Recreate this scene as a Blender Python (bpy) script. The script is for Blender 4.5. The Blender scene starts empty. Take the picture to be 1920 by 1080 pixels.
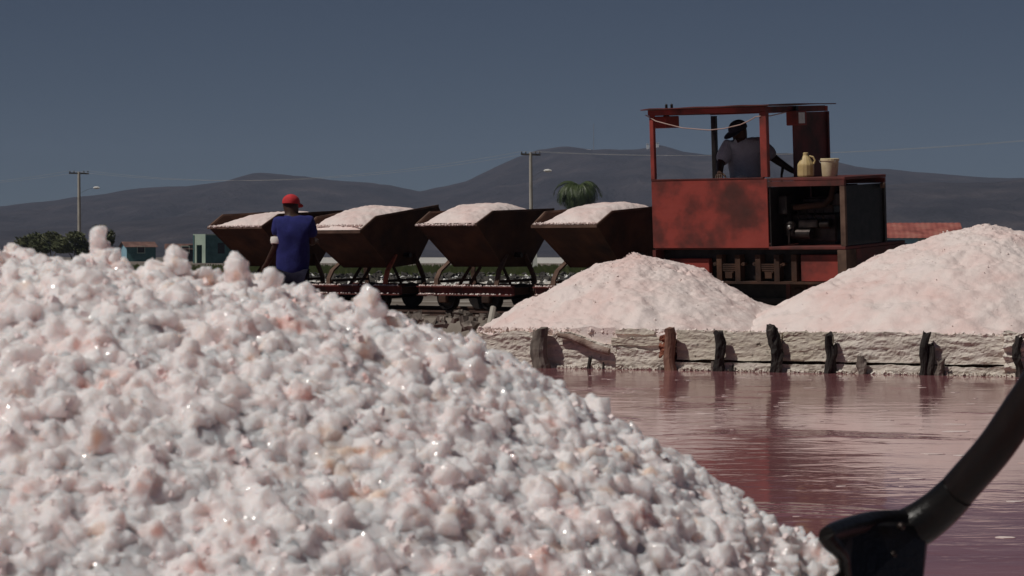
import bpy, bmesh, math, random
import numpy as np
from mathutils import Vector, Matrix, Euler

random.seed(7)
rng = np.random.default_rng(11)
S = bpy.context.scene
COL = S.collection
PI = math.pi

# ------------------------------------------------------------------ camera
CZ = 0.97            # eye height above the brine
F = 5000.0           # focal length in photo pixels (1920 wide)
HY = 480.0           # horizon row
cam_d = bpy.data.cameras.new('camera')
cam_d.sensor_width = 36.0
cam_d.lens = F / 1920 * 36.0
cam_d.shift_y = -(540 - HY) / 1920
cam_d.clip_start = 0.05
cam_d.clip_end = 20000
cam_d.dof.use_dof = True
cam_d.dof.focus_distance = 14.0
cam_d.dof.aperture_fstop = 38.0
cam = bpy.data.objects.new('camera', cam_d)
cam.location = (0, 0, CZ)
cam.rotation_euler = (PI / 2, 0, 0)
COL.objects.link(cam)
S.camera = cam

# ------------------------------------------------------------------ light
SUN_EL = math.radians(54)
SUN_AZ = math.radians(26)          # from the left (-x) towards the camera (-y)
sdir = Vector((-math.cos(SUN_AZ) * math.cos(SUN_EL), -math.sin(SUN_AZ) * math.cos(SUN_EL), math.sin(SUN_EL)))
sun_d = bpy.data.lights.new('sun', 'SUN')
sun_d.energy = 4.6
sun_d.angle = math.radians(0.53)
sun_d.color = (1.0, 0.95, 0.88)
sun = bpy.data.objects.new('sun', sun_d)
sun.rotation_euler = sdir.to_track_quat('Z', 'Y').to_euler()
COL.objects.link(sun)

W = bpy.data.worlds.new('World')
S.world = W
W.use_nodes = True
wn = W.node_tree.nodes
wl = W.node_tree.links
wn.clear()
wo = wn.new('ShaderNodeOutputWorld')
bg = wn.new('ShaderNodeBackground')
sky = wn.new('ShaderNodeTexSky')
sky.sky_type = 'NISHITA'
sky.sun_disc = False
sky.sun_elevation = SUN_EL
sky.sun_rotation = math.atan2(sdir.x, sdir.y)
sky.altitude = 0
sky.air_density = 0.5
sky.dust_density = 0.0
sky.ozone_density = 6.0
hs = wn.new('ShaderNodeHueSaturation')
hs.inputs['Saturation'].default_value = 0.80
hs.inputs['Value'].default_value = 0.60
wl.new(sky.outputs[0], hs.inputs['Color'])
wl.new(hs.outputs[0], bg.inputs['Color'])
bg.inputs['Strength'].default_value = 0.05
wl.new(bg.outputs[0], wo.inputs['Surface'])

vs = S.view_settings
vs.view_transform = 'Standard'
vs.look = 'None'
vs.exposure = -0.85
vs.gamma = 1.0
vs.use_curve_mapping = False
S.render.engine = 'CYCLES'
S.cycles.max_bounces = 10
S.cycles.diffuse_bounces = 6
S.cycles.volume_bounces = 0
S.cycles.use_denoising = True

# ------------------------------------------------------------------ helpers
def P(px, py, Y):
    """a point at distance Y on the ray of photo pixel (px, py)"""
    return Vector(((px - 960) / F * Y, Y, CZ - (py - HY) / F * Y))

def smooth(a, b, x):
    t = np.clip((x - a) / (b - a), 0, 1)
    return t * t * (3 - 2 * t)

def _h(i, j, k, seed):
    i = i.astype(np.uint32); j = j.astype(np.uint32); k = k.astype(np.uint32)
    h = i * np.uint32(374761393) + j * np.uint32(668265263) + k * np.uint32(2147483647) + np.uint32(seed * 1013 + 7)
    h = (h ^ (h >> np.uint32(13))) * np.uint32(1274126177)
    h = h ^ (h >> np.uint32(16))
    h = h * np.uint32(2246822519)
    h = h ^ (h >> np.uint32(13))
    return h.astype(np.float64) / 4294967295.0

def vnoise(x, y, z=None, seed=0):
    x = np.asarray(x, float); y = np.asarray(y, float)
    z = np.zeros_like(x) if z is None else np.asarray(z, float)
    xi = np.floor(x).astype(np.int64); yi = np.floor(y).astype(np.int64); zi = np.floor(z).astype(np.int64)
    fx = x - xi; fy = y - yi; fz = z - zi
    u = fx * fx * (3 - 2 * fx); v = fy * fy * (3 - 2 * fy); w = fz * fz * (3 - 2 * fz)
    r = 0
    for dx in (0, 1):
        for dy in (0, 1):
            for dz in (0, 1):
                wt = (u if dx else 1 - u) * (v if dy else 1 - v) * (w if dz else 1 - w)
                r = r + wt * _h(xi + dx + 5000, yi + dy + 5000, zi + dz + 5000, seed)
    return r * 2 - 1

def fbm(x, y, z=None, seed=0, oct=4, lac=2.1, gain=0.5):
    r = 0; a = 1; f = 1
    for o in range(oct):
        r = r + a * vnoise(np.asarray(x) * f, np.asarray(y) * f, None if z is None else np.asarray(z) * f, seed + o * 17)
        a *= gain; f *= lac
    return r

def link(o, parent=None):
    COL.objects.link(o)
    if parent is not None:
        o.parent = parent
    return o

def tag(o, label=None, cat=None, group=None, kind=None):
    if label: o['label'] = label
    if cat: o['category'] = cat
    if group: o['group'] = group
    if kind: o['kind'] = kind
    return o

def empty(name, loc, rot=(0, 0, 0), label=None, cat=None, group=None):
    o = bpy.data.objects.new(name, None)
    o.empty_display_size = 0.2
    o.location = loc
    o.rotation_euler = rot
    link(o)
    return tag(o, label, cat, group)

class MB:
    def __init__(self):
        self.v = []; self.f = []
    def add(self, vs, fs):
        n = len(self.v)
        self.v += [tuple(p) for p in vs]
        self.f += [tuple(i + n for i in f) for f in fs]
        return self
    def box(self, c, s, rot=None):
        hx, hy, hz = s[0] / 2, s[1] / 2, s[2] / 2
        c = Vector(c)
        R = rot if rot is not None else Matrix.Identity(3)
        vs = [c + R @ Vector((x * hx, y * hy, z * hz)) for x in (-1, 1) for y in (-1, 1) for z in (-1, 1)]
        return self.add(vs, [(0, 1, 3, 2), (4, 6, 7, 5), (0, 4, 5, 1), (2, 3, 7, 6), (0, 2, 6, 4), (1, 5, 7, 3)])
    def span(self, a, b):
        return self.box([(a[i] + b[i]) / 2 for i in range(3)], [abs(b[i] - a[i]) for i in range(3)])
    def beam(self, a, b, w, h, up=(0, 0, 1)):
        a = Vector(a); b = Vector(b)
        d = (b - a); L = d.length; d.normalize()
        up = Vector(up)
        if abs(d.dot(up)) > 0.95: up = Vector((0, 1, 0))
        y = up.cross(d).normalized(); z = d.cross(y)
        R = Matrix((d, y, z)).transposed()
        return self.box((a + b) / 2, (L, w, h), R)
    def tube(self, pts, rad, n=8, cap=True):
        pts = [Vector(p) for p in pts]
        if not hasattr(rad, '__len__'): rad = [rad] * len(pts)
        prev = None; vs = []
        for i, p in enumerate(pts):
            d = (pts[min(i + 1, len(pts) - 1)] - pts[max(i - 1, 0)]).normalized()
            if prev is None:
                ref = Vector((0, 0, 1)) if abs(d.z) < 0.9 else Vector((1, 0, 0))
                x = d.cross(ref).normalized()
            else:
                x = (prev - d * prev.dot(d)).normalized()
            prev = x
            y = d.cross(x)
            for k in range(n):
                a = 2 * PI * k / n
                vs.append(p + (x * math.cos(a) + y * math.sin(a)) * rad[i])
        fs = []
        m = len(pts)
        for i in range(m - 1):
            for k in range(n):
                k2 = (k + 1) % n
                fs.append((i * n + k, i * n + k2, (i + 1) * n + k2, (i + 1) * n + k))
        if cap:
            fs.append(tuple(range(n))[::-1]); fs.append(tuple((m - 1) * n + k for k in range(n)))
        return self.add(vs, fs)
    def lathe(self, prof, c=(0, 0, 0), n=16, axis='Z', cap=True):
        c = Vector(c); vs = []; fs = []
        for r, h in prof:
            for k in range(n):
                a = 2 * PI * k / n
                if axis == 'Z': q = Vector((r * math.cos(a), r * math.sin(a), h))
                elif axis == 'Y': q = Vector((r * math.cos(a), h, r * math.sin(a)))
                else: q = Vector((h, r * math.cos(a), r * math.sin(a)))
                vs.append(c + q)
        m = len(prof)
        for i in range(m - 1):
            for k in range(n):
                k2 = (k + 1) % n
                fs.append((i * n + k, i * n + k2, (i + 1) * n + k2, (i + 1) * n + k))
        if cap:
            fs.append(tuple(range(n))); fs.append(tuple((m - 1) * n + k for k in range(n)))
        return self.add(vs, fs)
    def prism(self, poly, off):
        """polygon (list of 3D points) extruded by vector off"""
        n = len(poly); off = Vector(off)
        vs = [Vector(p) for p in poly] + [Vector(p) + off for p in poly]
        fs = [tuple(range(n)), tuple(range(2 * n - 1, n - 1, -1))]
        for i in range(n):
            j = (i + 1) % n
            fs.append((i, j, n + j, n + i))
        return self.add(vs, fs)
    def build(self, name, mat, parent=None, smooth_=False, bevel=0.0, auto=None):
        me = bpy.data.meshes.new(name)
        bm = bmesh.new()
        bv = [bm.verts.new(p) for p in self.v]
        for f in self.f:
            try: bm.faces.new([bv[i] for i in f])
            except ValueError: pass
        bmesh.ops.recalc_face_normals(bm, faces=bm.faces)
        if bevel > 0:
            es = [e for e in bm.edges if len(e.link_faces) == 2 and e.calc_face_angle() > 0.6]
            bmesh.ops.bevel(bm, geom=es, offset=bevel, segments=1, affect='EDGES', clamp_overlap=True)
        bm.to_mesh(me); bm.free()
        if smooth_:
            me.polygons.foreach_set('use_smooth', [True] * len(me.polygons))
            if auto:
                try: me.set_sharp_from_angle(angle=auto)
                except Exception: pass
        me.materials.append(mat)
        return link(bpy.data.objects.new(name, me), parent)

def np_mesh(name, V, Q, mat, parent=None, smooth_=False, tint=None, tri=False):
    """mesh from numpy arrays; Q is (n,4) or (n,3)"""
    me = bpy.data.meshes.new(name)
    k = Q.shape[1]
    me.vertices.add(len(V)); me.vertices.foreach_set('co', np.ascontiguousarray(V, np.float32).ravel())
    me.loops.add(Q.size); me.loops.foreach_set('vertex_index', np.ascontiguousarray(Q, np.int32).ravel())
    me.polygons.add(len(Q))
    me.polygons.foreach_set('loop_start', np.arange(0, Q.size, k, dtype=np.int32))
    me.polygons.foreach_set('use_smooth', np.full(len(Q), smooth_, bool))
    me.update(calc_edges=True)
    if tint is not None:
        at = me.attributes.new('tint', 'FLOAT_COLOR', 'POINT')
        at.data.foreach_set('color', np.ascontiguousarray(np.c_[tint, np.ones(len(tint))], np.float32).ravel())
    me.materials.append(mat)
    return link(bpy.data.objects.new(name, me), parent)

def grid_faces(nx, ny):
    i, j = np.meshgrid(np.arange(nx - 1), np.arange(ny - 1), indexing='ij')
    a = (i * ny + j).ravel()
    return np.stack([a, a + ny, a + ny + 1, a + 1], 1)

def rand_rot(n):
    q = rng.normal(size=(n, 4)); q /= np.linalg.norm(q, axis=1)[:, None]
    w, x, y, z = q.T
    return np.stack([np.stack([1 - 2 * (y * y + z * z), 2 * (x * y - z * w), 2 * (x * z + y * w)], 1),
                     np.stack([2 * (x * y + z * w), 1 - 2 * (x * x + z * z), 2 * (y * z - x * w)], 1),
                     np.stack([2 * (x * z - y * w), 2 * (y * z + x * w), 1 - 2 * (x * x + y * y)], 1)], 1)

CUBE_V = np.array([(x, y, z) for x in (-1, 1) for y in (-1, 1) for z in (-1, 1)], float)
CUBE_F = np.array([(0, 1, 3, 2), (4, 6, 7, 5), (0, 4, 5, 1), (2, 3, 7, 6), (0, 2, 6, 4), (1, 5, 7, 3)])

def crystals(C, size, jit=0.35):
    """jittered little blocks at points C"""
    n = len(C)
    R = rand_rot(n)
    sc = size[:, None] * rng.uniform(0.6, 1.25, (n, 3))
    v = CUBE_V[None] * sc[:, None, :] + rng.normal(0, jit, (n, 8, 3)) * size[:, None, None] * 0.6
    v = np.einsum('nij,nkj->nki', R, v) + C[:, None, :]
    f = CUBE_F[None] + (np.arange(n) * 8)[:, None, None]
    return v.reshape(-1, 3), f.reshape(-1, 4)

# ------------------------------------------------------------------ materials
def base_mat(name):
    m = bpy.data.materials.new(name); m.use_nodes = True
    nt = m.node_tree
    b = nt.nodes['Principled BSDF']
    return m, nt, b

def N(nt, t, **kw):
    n = nt.nodes.new(t)
    for k, v in kw.items():
        if k in n.inputs.keys() if hasattr(n.inputs, 'keys') else False:
            n.inputs[k].default_value = v
        else:
            setattr(n, k, v)
    return n

def noise_node(nt, scale, detail=5, rough=0.55, coords='Object', stretch=(1, 1, 1), dist=0.0):
    tc = nt.nodes.new('ShaderNodeTexCoord')
    mp = nt.nodes.new('ShaderNodeMapping')
    mp.inputs['Scale'].default_value = stretch
    nt.links.new(tc.outputs[coords], mp.inputs[0])
    n = nt.nodes.new('ShaderNodeTexNoise')
    n.inputs['Scale'].default_value = scale
    n.inputs['Detail'].default_value = detail
    n.inputs['Roughness'].default_value = rough
    n.inputs['Distortion'].default_value = dist
    nt.links.new(mp.outputs[0], n.inputs['Vector'])
    return n

def ramp(nt, src, stops):
    r = nt.nodes.new('ShaderNodeValToRGB')
    el = r.color_ramp.elements
    while len(el) < len(stops): el.new(0.5)
    for e, (p, c) in zip(el, stops):
        e.position = p; e.color = (*c, 1) if len(c) == 3 else c
    nt.links.new(src, r.inputs[0])
    return r

def mixc(nt, fac, a, b, mode='MIX'):
    m = nt.nodes.new('ShaderNodeMix'); m.data_type = 'RGBA'; m.blend_type = mode
    for sock, val in ((m.inputs[0], fac), (m.inputs[6], a), (m.inputs[7], b)):
        if hasattr(val, 'is_linked') or hasattr(val, 'node'): nt.links.new(val, sock)
        elif isinstance(val, (int, float)): sock.default_value = val
        else: sock.default_value = (*val, 1)
    return m.outputs[2]

def bump(nt, b, src, strength, dist, prev=None):
    bp = nt.nodes.new('ShaderNodeBump')
    bp.inputs['Strength'].default_value = strength
    bp.inputs['Distance'].default_value = dist
    nt.links.new(src, bp.inputs['Height'])
    if prev is not None: nt.links.new(prev.outputs[0], bp.inputs['Normal'])
    nt.links.new(bp.outputs[0], b.inputs['Normal'])
    return bp

def pm(name, stops, scale=6, detail=6, rough=0.7, metal=0.0, bstr=0.3, bdist=0.004, stretch=(1, 1, 1), spec=0.4, second=None, coords='Object', rnd=False, dent=0.0):
    """noise-coloured painted / rusty / earthy material"""
    m, nt, b = base_mat(name)
    n = noise_node(nt, scale, detail, stretch=stretch, coords=coords)
    if rnd:
        oi = nt.nodes.new('ShaderNodeObjectInfo'); mu = nt.nodes.new('ShaderNodeMath'); mu.operation = 'MULTIPLY'; mu.inputs[1].default_value = 37.0
        nt.links.new(oi.outputs['Random'], mu.inputs[0]); n.noise_dimensions = '4D'; nt.links.new(mu.outputs[0], n.inputs['W'])
    c = ramp(nt, n.outputs[0], stops).outputs[0]
    if second:
        n2 = noise_node(nt, second[0], 4, stretch=second[3] if len(second) > 3 else (1, 1, 1), coords=coords)
        f = ramp(nt, n2.outputs[0], [(second[1][0], (0, 0, 0)), (second[1][1], (1, 1, 1))]).outputs[0]
        c = mixc(nt, f, c, second[2])
    nt.links.new(c, b.inputs['Base Color'])
    b.inputs['Roughness'].default_value = rough
    b.inputs['Metallic'].default_value = metal
    b.inputs['Specular IOR Level'].default_value = spec
    if bstr > 0:
        n3 = noise_node(nt, scale * 6, 6, stretch=stretch, coords=coords)
        bp = bump(nt, b, n3.outputs[0], bstr, bdist)
        if dent > 0:
            n4 = noise_node(nt, 3.2, 3, coords=coords)
            bump(nt, b, n4.outputs[0], 1.0, dent, bp)
    return m

M = {}
RED = (0.30, 0.048, 0.036)
M['red'] = pm('red_paint_rusty', [(0.30, (0.045, 0.022, 0.018)), (0.44, (0.13, 0.030, 0.024)), (0.54, RED), (0.72, (0.35, 0.06, 0.045))],
              scale=1.9, rough=0.62, bstr=0.35, second=(1.7, (0.52, 0.68), (0.075, 0.026, 0.021)), rnd=True, dent=0.012)
M['dullred'] = pm('dull_red_paint', [(0.3, (0.045, 0.022, 0.018)), (0.6, (0.15, 0.032, 0.027)), (0.8, (0.19, 0.05, 0.04))], scale=5, rough=0.65)
M['dark'] = pm('oily_black_metal', [(0.3, (0.010, 0.009, 0.009)), (0.7, (0.035, 0.028, 0.026))], scale=12, rough=0.45, metal=0.3)
M['grease'] = pm('greasy_iron', [(0.3, (0.014, 0.012, 0.012)), (0.7, (0.06, 0.045, 0.04))], scale=14, rough=0.38, metal=0.6)
M['brightsteel'] = pm('worn_bright_steel', [(0.3, (0.35, 0.33, 0.30)), (0.7, (0.7, 0.68, 0.65))], scale=12, rough=0.3, metal=0.9)
M['rust'] = pm('brown_rust', [(0.28, (0.022, 0.012, 0.009)), (0.5, (0.062, 0.028, 0.017)), (0.75, (0.11, 0.050, 0.028))], scale=4, rough=0.85, bstr=0.5,
               second=(2.2, (0.55, 0.75), (0.05, 0.024, 0.017)), rnd=True, dent=0.02)
M['rustlight'] = pm('pale_brown_rust', [(0.28, (0.055, 0.032, 0.024)), (0.5, (0.115, 0.066, 0.047)), (0.75, (0.20, 0.125, 0.09))], scale=7, rough=0.85, bstr=0.5, rnd=True)
M['orange'] = pm('orange_rust_paint', [(0.3, (0.24, 0.07, 0.04)), (0.6, (0.50, 0.13, 0.07)), (0.8, (0.55, 0.18, 0.10))], scale=9, rough=0.75)
M['railsteel'] = pm('rail_steel', [(0.3, (0.05, 0.03, 0.024)), (0.7, (0.13, 0.075, 0.058))], scale=9, rough=0.6, metal=0.2)
M['glass'] = pm('lamp_lens', [(0.3, (0.55, 0.55, 0.50)), (0.7, (0.75, 0.74, 0.68))], scale=20, rough=0.15, bstr=0)
M['cable'] = pm('pale_cable', [(0.3, (0.35, 0.22, 0.19)), (0.7, (0.5, 0.36, 0.32))], scale=10, rough=0.6, bstr=0)
M['jug'] = pm('yellowed_plastic', [(0.3, (0.50, 0.37, 0.17)), (0.7, (0.66, 0.52, 0.27))], scale=9, rough=0.45, bstr=0.05)
M['bucket'] = pm('cream_plastic', [(0.3, (0.55, 0.44, 0.25)), (0.7, (0.78, 0.68, 0.46))], scale=14, rough=0.5, bstr=0.1)
M['skin'] = pm('dark_skin', [(0.3, (0.040, 0.020, 0.013)), (0.7, (0.075, 0.038, 0.024))], scale=20, rough=0.5, bstr=0.05)
M['eye'] = pm('eye_white', [(0.3, (0.6, 0.58, 0.55)), (0.7, (0.7, 0.68, 0.66))], scale=20, rough=0.3, bstr=0)
M['blue'] = pm('blue_cotton', [(0.3, (0.014, 0.018, 0.115)), (0.7, (0.024, 0.028, 0.175))], scale=14, rough=0.9, bstr=0.6, bdist=0.01)
M['redcap'] = pm('red_cotton', [(0.3, (0.45, 0.025, 0.03)), (0.7, (0.65, 0.05, 0.06))], scale=14, rough=0.85, bstr=0.2)
M['darkcap'] = pm('dark_blue_cotton', [(0.3, (0.014, 0.016, 0.03)), (0.7, (0.03, 0.032, 0.055))], scale=20, rough=0.9, bstr=0.2)
M['trouser'] = pm('dark_trousers', [(0.3, (0.010, 0.010, 0.020)), (0.7, (0.022, 0.020, 0.034))], scale=12, spec=0.05, rough=0.9, bstr=0.4, bdist=0.01)
M['white'] = pm('white_cotton', [(0.3, (0.76, 0.72, 0.66)), (0.7, (0.86, 0.83, 0.79))], scale=30, rough=0.9, bstr=0.2)

def check_shirt():
    m, nt, b = base_mat('grey_checked_cotton')
    tc = nt.nodes.new('ShaderNodeTexCoord')
    ch = nt.nodes.new('ShaderNodeTexChecker'); ch.inputs['Scale'].default_value = 70
    ch.inputs[1].default_value = (0.42, 0.47, 0.52, 1); ch.inputs[2].default_value = (0.60, 0.65, 0.69, 1)
    nt.links.new(tc.outputs['Object'], ch.inputs['Vector'])
    n = noise_node(nt, 16, 4)
    c = mixc(nt, 0.5, ch.outputs[0], ramp(nt, n.outputs[0], [(0.3, (0.40, 0.45, 0.50)), (0.7, (0.60, 0.65, 0.69))]).outputs[0])
    nt.links.new(c, b.inputs['Base Color']); b.inputs['Roughness'].default_value = 0.9
    bump(nt, b, n.outputs[0], 0.6, 0.012)
    return m
M['shirt'] = check_shirt()

def salt_mat(name, sss=0.5, rad=0.006, tintattr=True, cols=None, bscale=180, bstr=0.35, bdist=0.002, rough=0.35, spec=0.5, weight_noise=3.0):
    m, nt, b = base_mat(name)
    cols = cols or [(0.30, (0.80, 0.62, 0.55)), (0.46, (0.86, 0.76, 0.71)), (0.62, (0.88, 0.84, 0.81)), (0.8, (0.86, 0.79, 0.72))]
    n = noise_node(nt, weight_noise, 6, 0.6)
    c = ramp(nt, n.outputs[0], cols).outputs[0]
    if tintattr:
        at = nt.nodes.new('ShaderNodeAttribute'); at.attribute_name = 'tint'
        c = mixc(nt, 1.0, c, at.outputs['Color'], 'MULTIPLY')
    nt.links.new(c, b.inputs['Base Color'])
    b.inputs['Roughness'].default_value = rough
    b.inputs['Specular IOR Level'].default_value = spec
    b.inputs['Subsurface Weight'].default_value = sss
    b.inputs['Subsurface Radius'].default_value = (1.0, 0.62, 0.5)
    b.inputs['Subsurface Scale'].default_value = rad
    if bstr > 0:
        n2 = noise_node(nt, bscale, 4, 0.6)
        bump(nt, b, n2.outputs[0], bstr, bdist)
    return m
def crystal_salt(name='coarse_salt', sss=0.9):
    m, nt, b = base_mat(name)
    n = noise_node(nt, 30, 4, 0.55)
    c = ramp(nt, n.outputs[0], [(0.29, (0.87, 0.55, 0.50)), (0.38, (0.91, 0.745, 0.73)), (0.50, (0.925, 0.825, 0.82)), (0.61, (0.92, 0.79, 0.77)), (0.70, (0.885, 0.63, 0.53)), (0.77, (0.86, 0.50, 0.38))]).outputs[0]  # pink and orange patches: salt's tint plus the warm shade of hollows, painted in
    vo = nt.nodes.new('ShaderNodeTexVoronoi'); vo.inputs['Scale'].default_value = 330
    tc = nt.nodes.new('ShaderNodeTexCoord'); nt.links.new(tc.outputs['Object'], vo.inputs['Vector'])
    sep = nt.nodes.new('ShaderNodeSeparateColor'); nt.links.new(vo.outputs['Color'], sep.inputs[0])
    nt.links.new(c, b.inputs['Base Color'])
    rr = ramp(nt, sep.outputs[0], [(0.80, (0.55, 0.55, 0.55)), (0.86, (0.10, 0.10, 0.10))])
    nt.links.new(rr.outputs[0], b.inputs['Roughness'])
    b.inputs['Specular IOR Level'].default_value = 0.5
    b.inputs['Subsurface Weight'].default_value = sss
    b.inputs['Subsurface Radius'].default_value = (1.0, 0.80, 0.72)
    b.inputs['Subsurface Scale'].default_value = 0.022
    n2 = noise_node(nt, 420, 3, 0.6)
    b1 = bump(nt, b, vo.outputs['Distance'], 0.35, 0.0012)
    bump(nt, b, n2.outputs[0], 0.15, 0.0008, b1)
    return m
M['salt'] = crystal_salt()
M['saltgrain'] = crystal_salt('salt_grain', 0.0)
M['saltclod'] = salt_mat('salt_clod', sss=0.0, bstr=0, rough=0.7, weight_noise=2.2, tintattr=False,
                          cols=[(0.3, (0.80, 0.63, 0.585)), (0.5, (0.84, 0.72, 0.68)), (0.7, (0.86, 0.77, 0.735))])
M['saltmound'] = salt_mat('mound_salt', sss=0.0, bscale=38, bstr=0.55, bdist=0.012, rough=0.7, weight_noise=2.2,
                          cols=[(0.3, (0.78, 0.57, 0.53)), (0.45, (0.82, 0.66, 0.625)), (0.6, (0.835, 0.725, 0.69)), (0.8, (0.77, 0.66, 0.65))])

# brine ------------------------------------------------------------
def brine():
    m, nt, b = base_mat('pink_brine')
    n0 = noise_node(nt, 0.9, 5, stretch=(0.7, 1.6, 1))
    c = ramp(nt, n0.outputs[0], [(0.3, (0.22, 0.085, 0.092)), (0.55, (0.265, 0.108, 0.115)), (0.75, (0.31, 0.14, 0.143))]).outputs[0]
    nt.links.new(c, b.inputs['Base Color'])
    b.inputs['IOR'].default_value = 1.26
    b.inputs['Specular IOR Level'].default_value = 0.22
    # salt rafts: a little rougher, still patches
    n1 = noise_node(nt, 1.6, 5, 0.6, stretch=(1, 0.9, 1), dist=0.6)
    r1 = ramp(nt, n1.outputs[0], [(0.60, (0.075, 0.075, 0.075)), (0.68, (0.20, 0.20, 0.20))])
    nt.links.new(r1.outputs[0], b.inputs['Roughness'])
    w1 = noise_node(nt, 5.0, 3, 0.5, stretch=(0.8, 1.0, 1), dist=0.3)
    w2 = noise_node(nt, 1.1, 3, 0.5, stretch=(0.6, 1.0, 1))
    # gusts: the ripples are strong only here and there
    g = noise_node(nt, 0.5, 3, 0.5)
    gr = ramp(nt, g.outputs[0], [(0.38, (0.15, 0.15, 0.15)), (0.62, (1, 1, 1))])
    mu = nt.nodes.new('ShaderNodeMath'); mu.operation = 'MULTIPLY'
    nt.links.new(w1.outputs[0], mu.inputs[0]); nt.links.new(gr.outputs[0], mu.inputs[1])
    b1 = bump(nt, b, mu.outputs[0], 1.0, 0.0052)
    b2 = bump(nt, b, w2.outputs[0], 1.0, 0.0048, b1)
    w3 = noise_node(nt, 13.0, 2, 0.5, stretch=(0.7, 1.0, 1))
    pt = noise_node(nt, 1.0, 4, 0.6, stretch=(0.55, 0.8, 1), dist=0.5)
    pr = ramp(nt, pt.outputs[0], [(0.59, (0, 0, 0)), (0.64, (1, 1, 1))])
    m3 = nt.nodes.new('ShaderNodeMath'); m3.operation = 'MULTIPLY'
    nt.links.new(w3.outputs[0], m3.inputs[0]); nt.links.new(pr.outputs[0], m3.inputs[1])
    bump(nt, b, m3.outputs[0], 1.0, 0.012, b2)
    return m
M['brine'] = brine()

M['ground'] = pm('salt_dusted_mud', [(0.30, (0.10, 0.075, 0.06)), (0.5, (0.17, 0.14, 0.115)), (0.66, (0.30, 0.27, 0.235)), (0.8, (0.42, 0.39, 0.35))], scale=0.8, detail=8, rough=0.95, bstr=0.5, bdist=0.03)
M['saltflat'] = pm('salt_flat', [(0.3, (0.45, 0.41, 0.36)), (0.55, (0.66, 0.62, 0.56)), (0.8, (0.76, 0.73, 0.68))], scale=0.6, rough=0.9)
M['mudstrip'] = pm('dark_mud', [(0.3, (0.035, 0.032, 0.03)), (0.6, (0.075, 0.068, 0.06))], scale=0.7, rough=0.9)
M['grassbase'] = pm('grass_ground', [(0.3, (0.08, 0.095, 0.04)), (0.6, (0.13, 0.15, 0.06))], scale=0.3, rough=0.95)
M['grass'] = pm('grass_blade', [(0.3, (0.22, 0.235, 0.10)), (0.6, (0.34, 0.34, 0.16)), (0.8, (0.42, 0.38, 0.22))], scale=0.4, rough=0.8, bstr=0, coords='Object')
M['hill'] = pm('dry_scrub_hill', [(0.25, (0.013, 0.011, 0.014)), (0.45, (0.027, 0.023, 0.028)), (0.6, (0.046, 0.038, 0.042)), (0.75, (0.085, 0.068, 0.068))], scale=0.018, detail=9, rough=1.0, bstr=0.6, bdist=8)
M['leaf'] = pm('scrub_leaf', [(0.3, (0.05, 0.065, 0.024)), (0.7, (0.11, 0.115, 0.05))], scale=0.9, rough=0.7, bstr=0)
M['frond'] = pm('palm_frond', [(0.3, (0.035, 0.055, 0.018)), (0.6, (0.065, 0.09, 0.03)), (0.8, (0.11, 0.12, 0.05))], scale=1.2, rough=0.5, bstr=0)
M['trunk'] = pm('grey_bark', [(0.3, (0.08, 0.065, 0.05)), (0.7, (0.2, 0.17, 0.14))], scale=4, rough=0.9)
M['polewood'] = pm('weathered_pole', [(0.3, (0.24, 0.215, 0.185)), (0.5, (0.42, 0.39, 0.34)), (0.75, (0.50, 0.47, 0.42))], scale=3.0, stretch=(1, 1, 0.25), rough=0.9)
M['polearm'] = pm('dark_crossarm', [(0.3, (0.05, 0.045, 0.042)), (0.7, (0.12, 0.11, 0.10))], scale=4, rough=0.9)
M['wire'] = pm('aluminium_wire', [(0.3, (0.4, 0.4, 0.4)), (0.7, (0.6, 0.6, 0.6))], scale=1, rough=0.4, metal=0.6, bstr=0)
M['tealwall'] = pm('teal_wall', [(0.3, (0.05, 0.12, 0.12)), (0.7, (0.09, 0.20, 0.20))], scale=1.5, rough=0.9)
M['mintwall'] = pm('mint_wall', [(0.3, (0.36, 0.46, 0.38)), (0.7, (0.48, 0.58, 0.48))], scale=1.2, rough=0.9)
M['skywall'] = pm('light_blue_wall', [(0.3, (0.20, 0.38, 0.48)), (0.7, (0.30, 0.50, 0.60))], scale=1.2, rough=0.9)
M['darkopen'] = pm('dark_opening', [(0.3, (0.015, 0.015, 0.016)), (0.7, (0.03, 0.03, 0.03))], scale=2, rough=0.8, bstr=0)
M['roofrust'] = pm('rusty_roof', [(0.3, (0.09, 0.05, 0.042)), (0.5, (0.16, 0.085, 0.068)), (0.7, (0.25, 0.15, 0.12)), (0.85, (0.42, 0.34, 0.29))], scale=1.3, stretch=(1, 0.4, 1), rough=0.85, bstr=0.2)
M['roofred'] = pm('red_sheet_roof', [(0.3, (0.20, 0.055, 0.045)), (0.5, (0.34, 0.10, 0.08)), (0.72, (0.40, 0.17, 0.13)), (0.9, (0.5, 0.34, 0.28))], scale=1.0, rough=0.8, bstr=0.2)
M['whitewall'] = pm('whitewashed_wall', [(0.3, (0.66, 0.65, 0.62)), (0.7, (0.8, 0.79, 0.76))], scale=0.4, rough=0.9, bstr=0)
M['post'] = pm('weathered_post', [(0.3, (0.07, 0.056, 0.048)), (0.5, (0.17, 0.14, 0.12)), (0.75, (0.34, 0.29, 0.255))], scale=9, stretch=(1, 1, 0.25), rough=0.9, bstr=0.8, bdist=0.01)
M['postblack'] = pm('tarred_post', [(0.3, (0.012, 0.010, 0.010)), (0.55, (0.035, 0.028, 0.025)), (0.8, (0.13, 0.11, 0.10))], scale=12, stretch=(1, 1, 0.3), rough=0.85, bstr=0.9, bdist=0.012)
M['postred'] = pm('reddish_post', [(0.3, (0.12, 0.06, 0.045)), (0.55, (0.27, 0.14, 0.10)), (0.8, (0.40, 0.28, 0.23))], scale=9, stretch=(1, 1, 0.25), rough=0.9, bstr=0.6, bdist=0.01)
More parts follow.
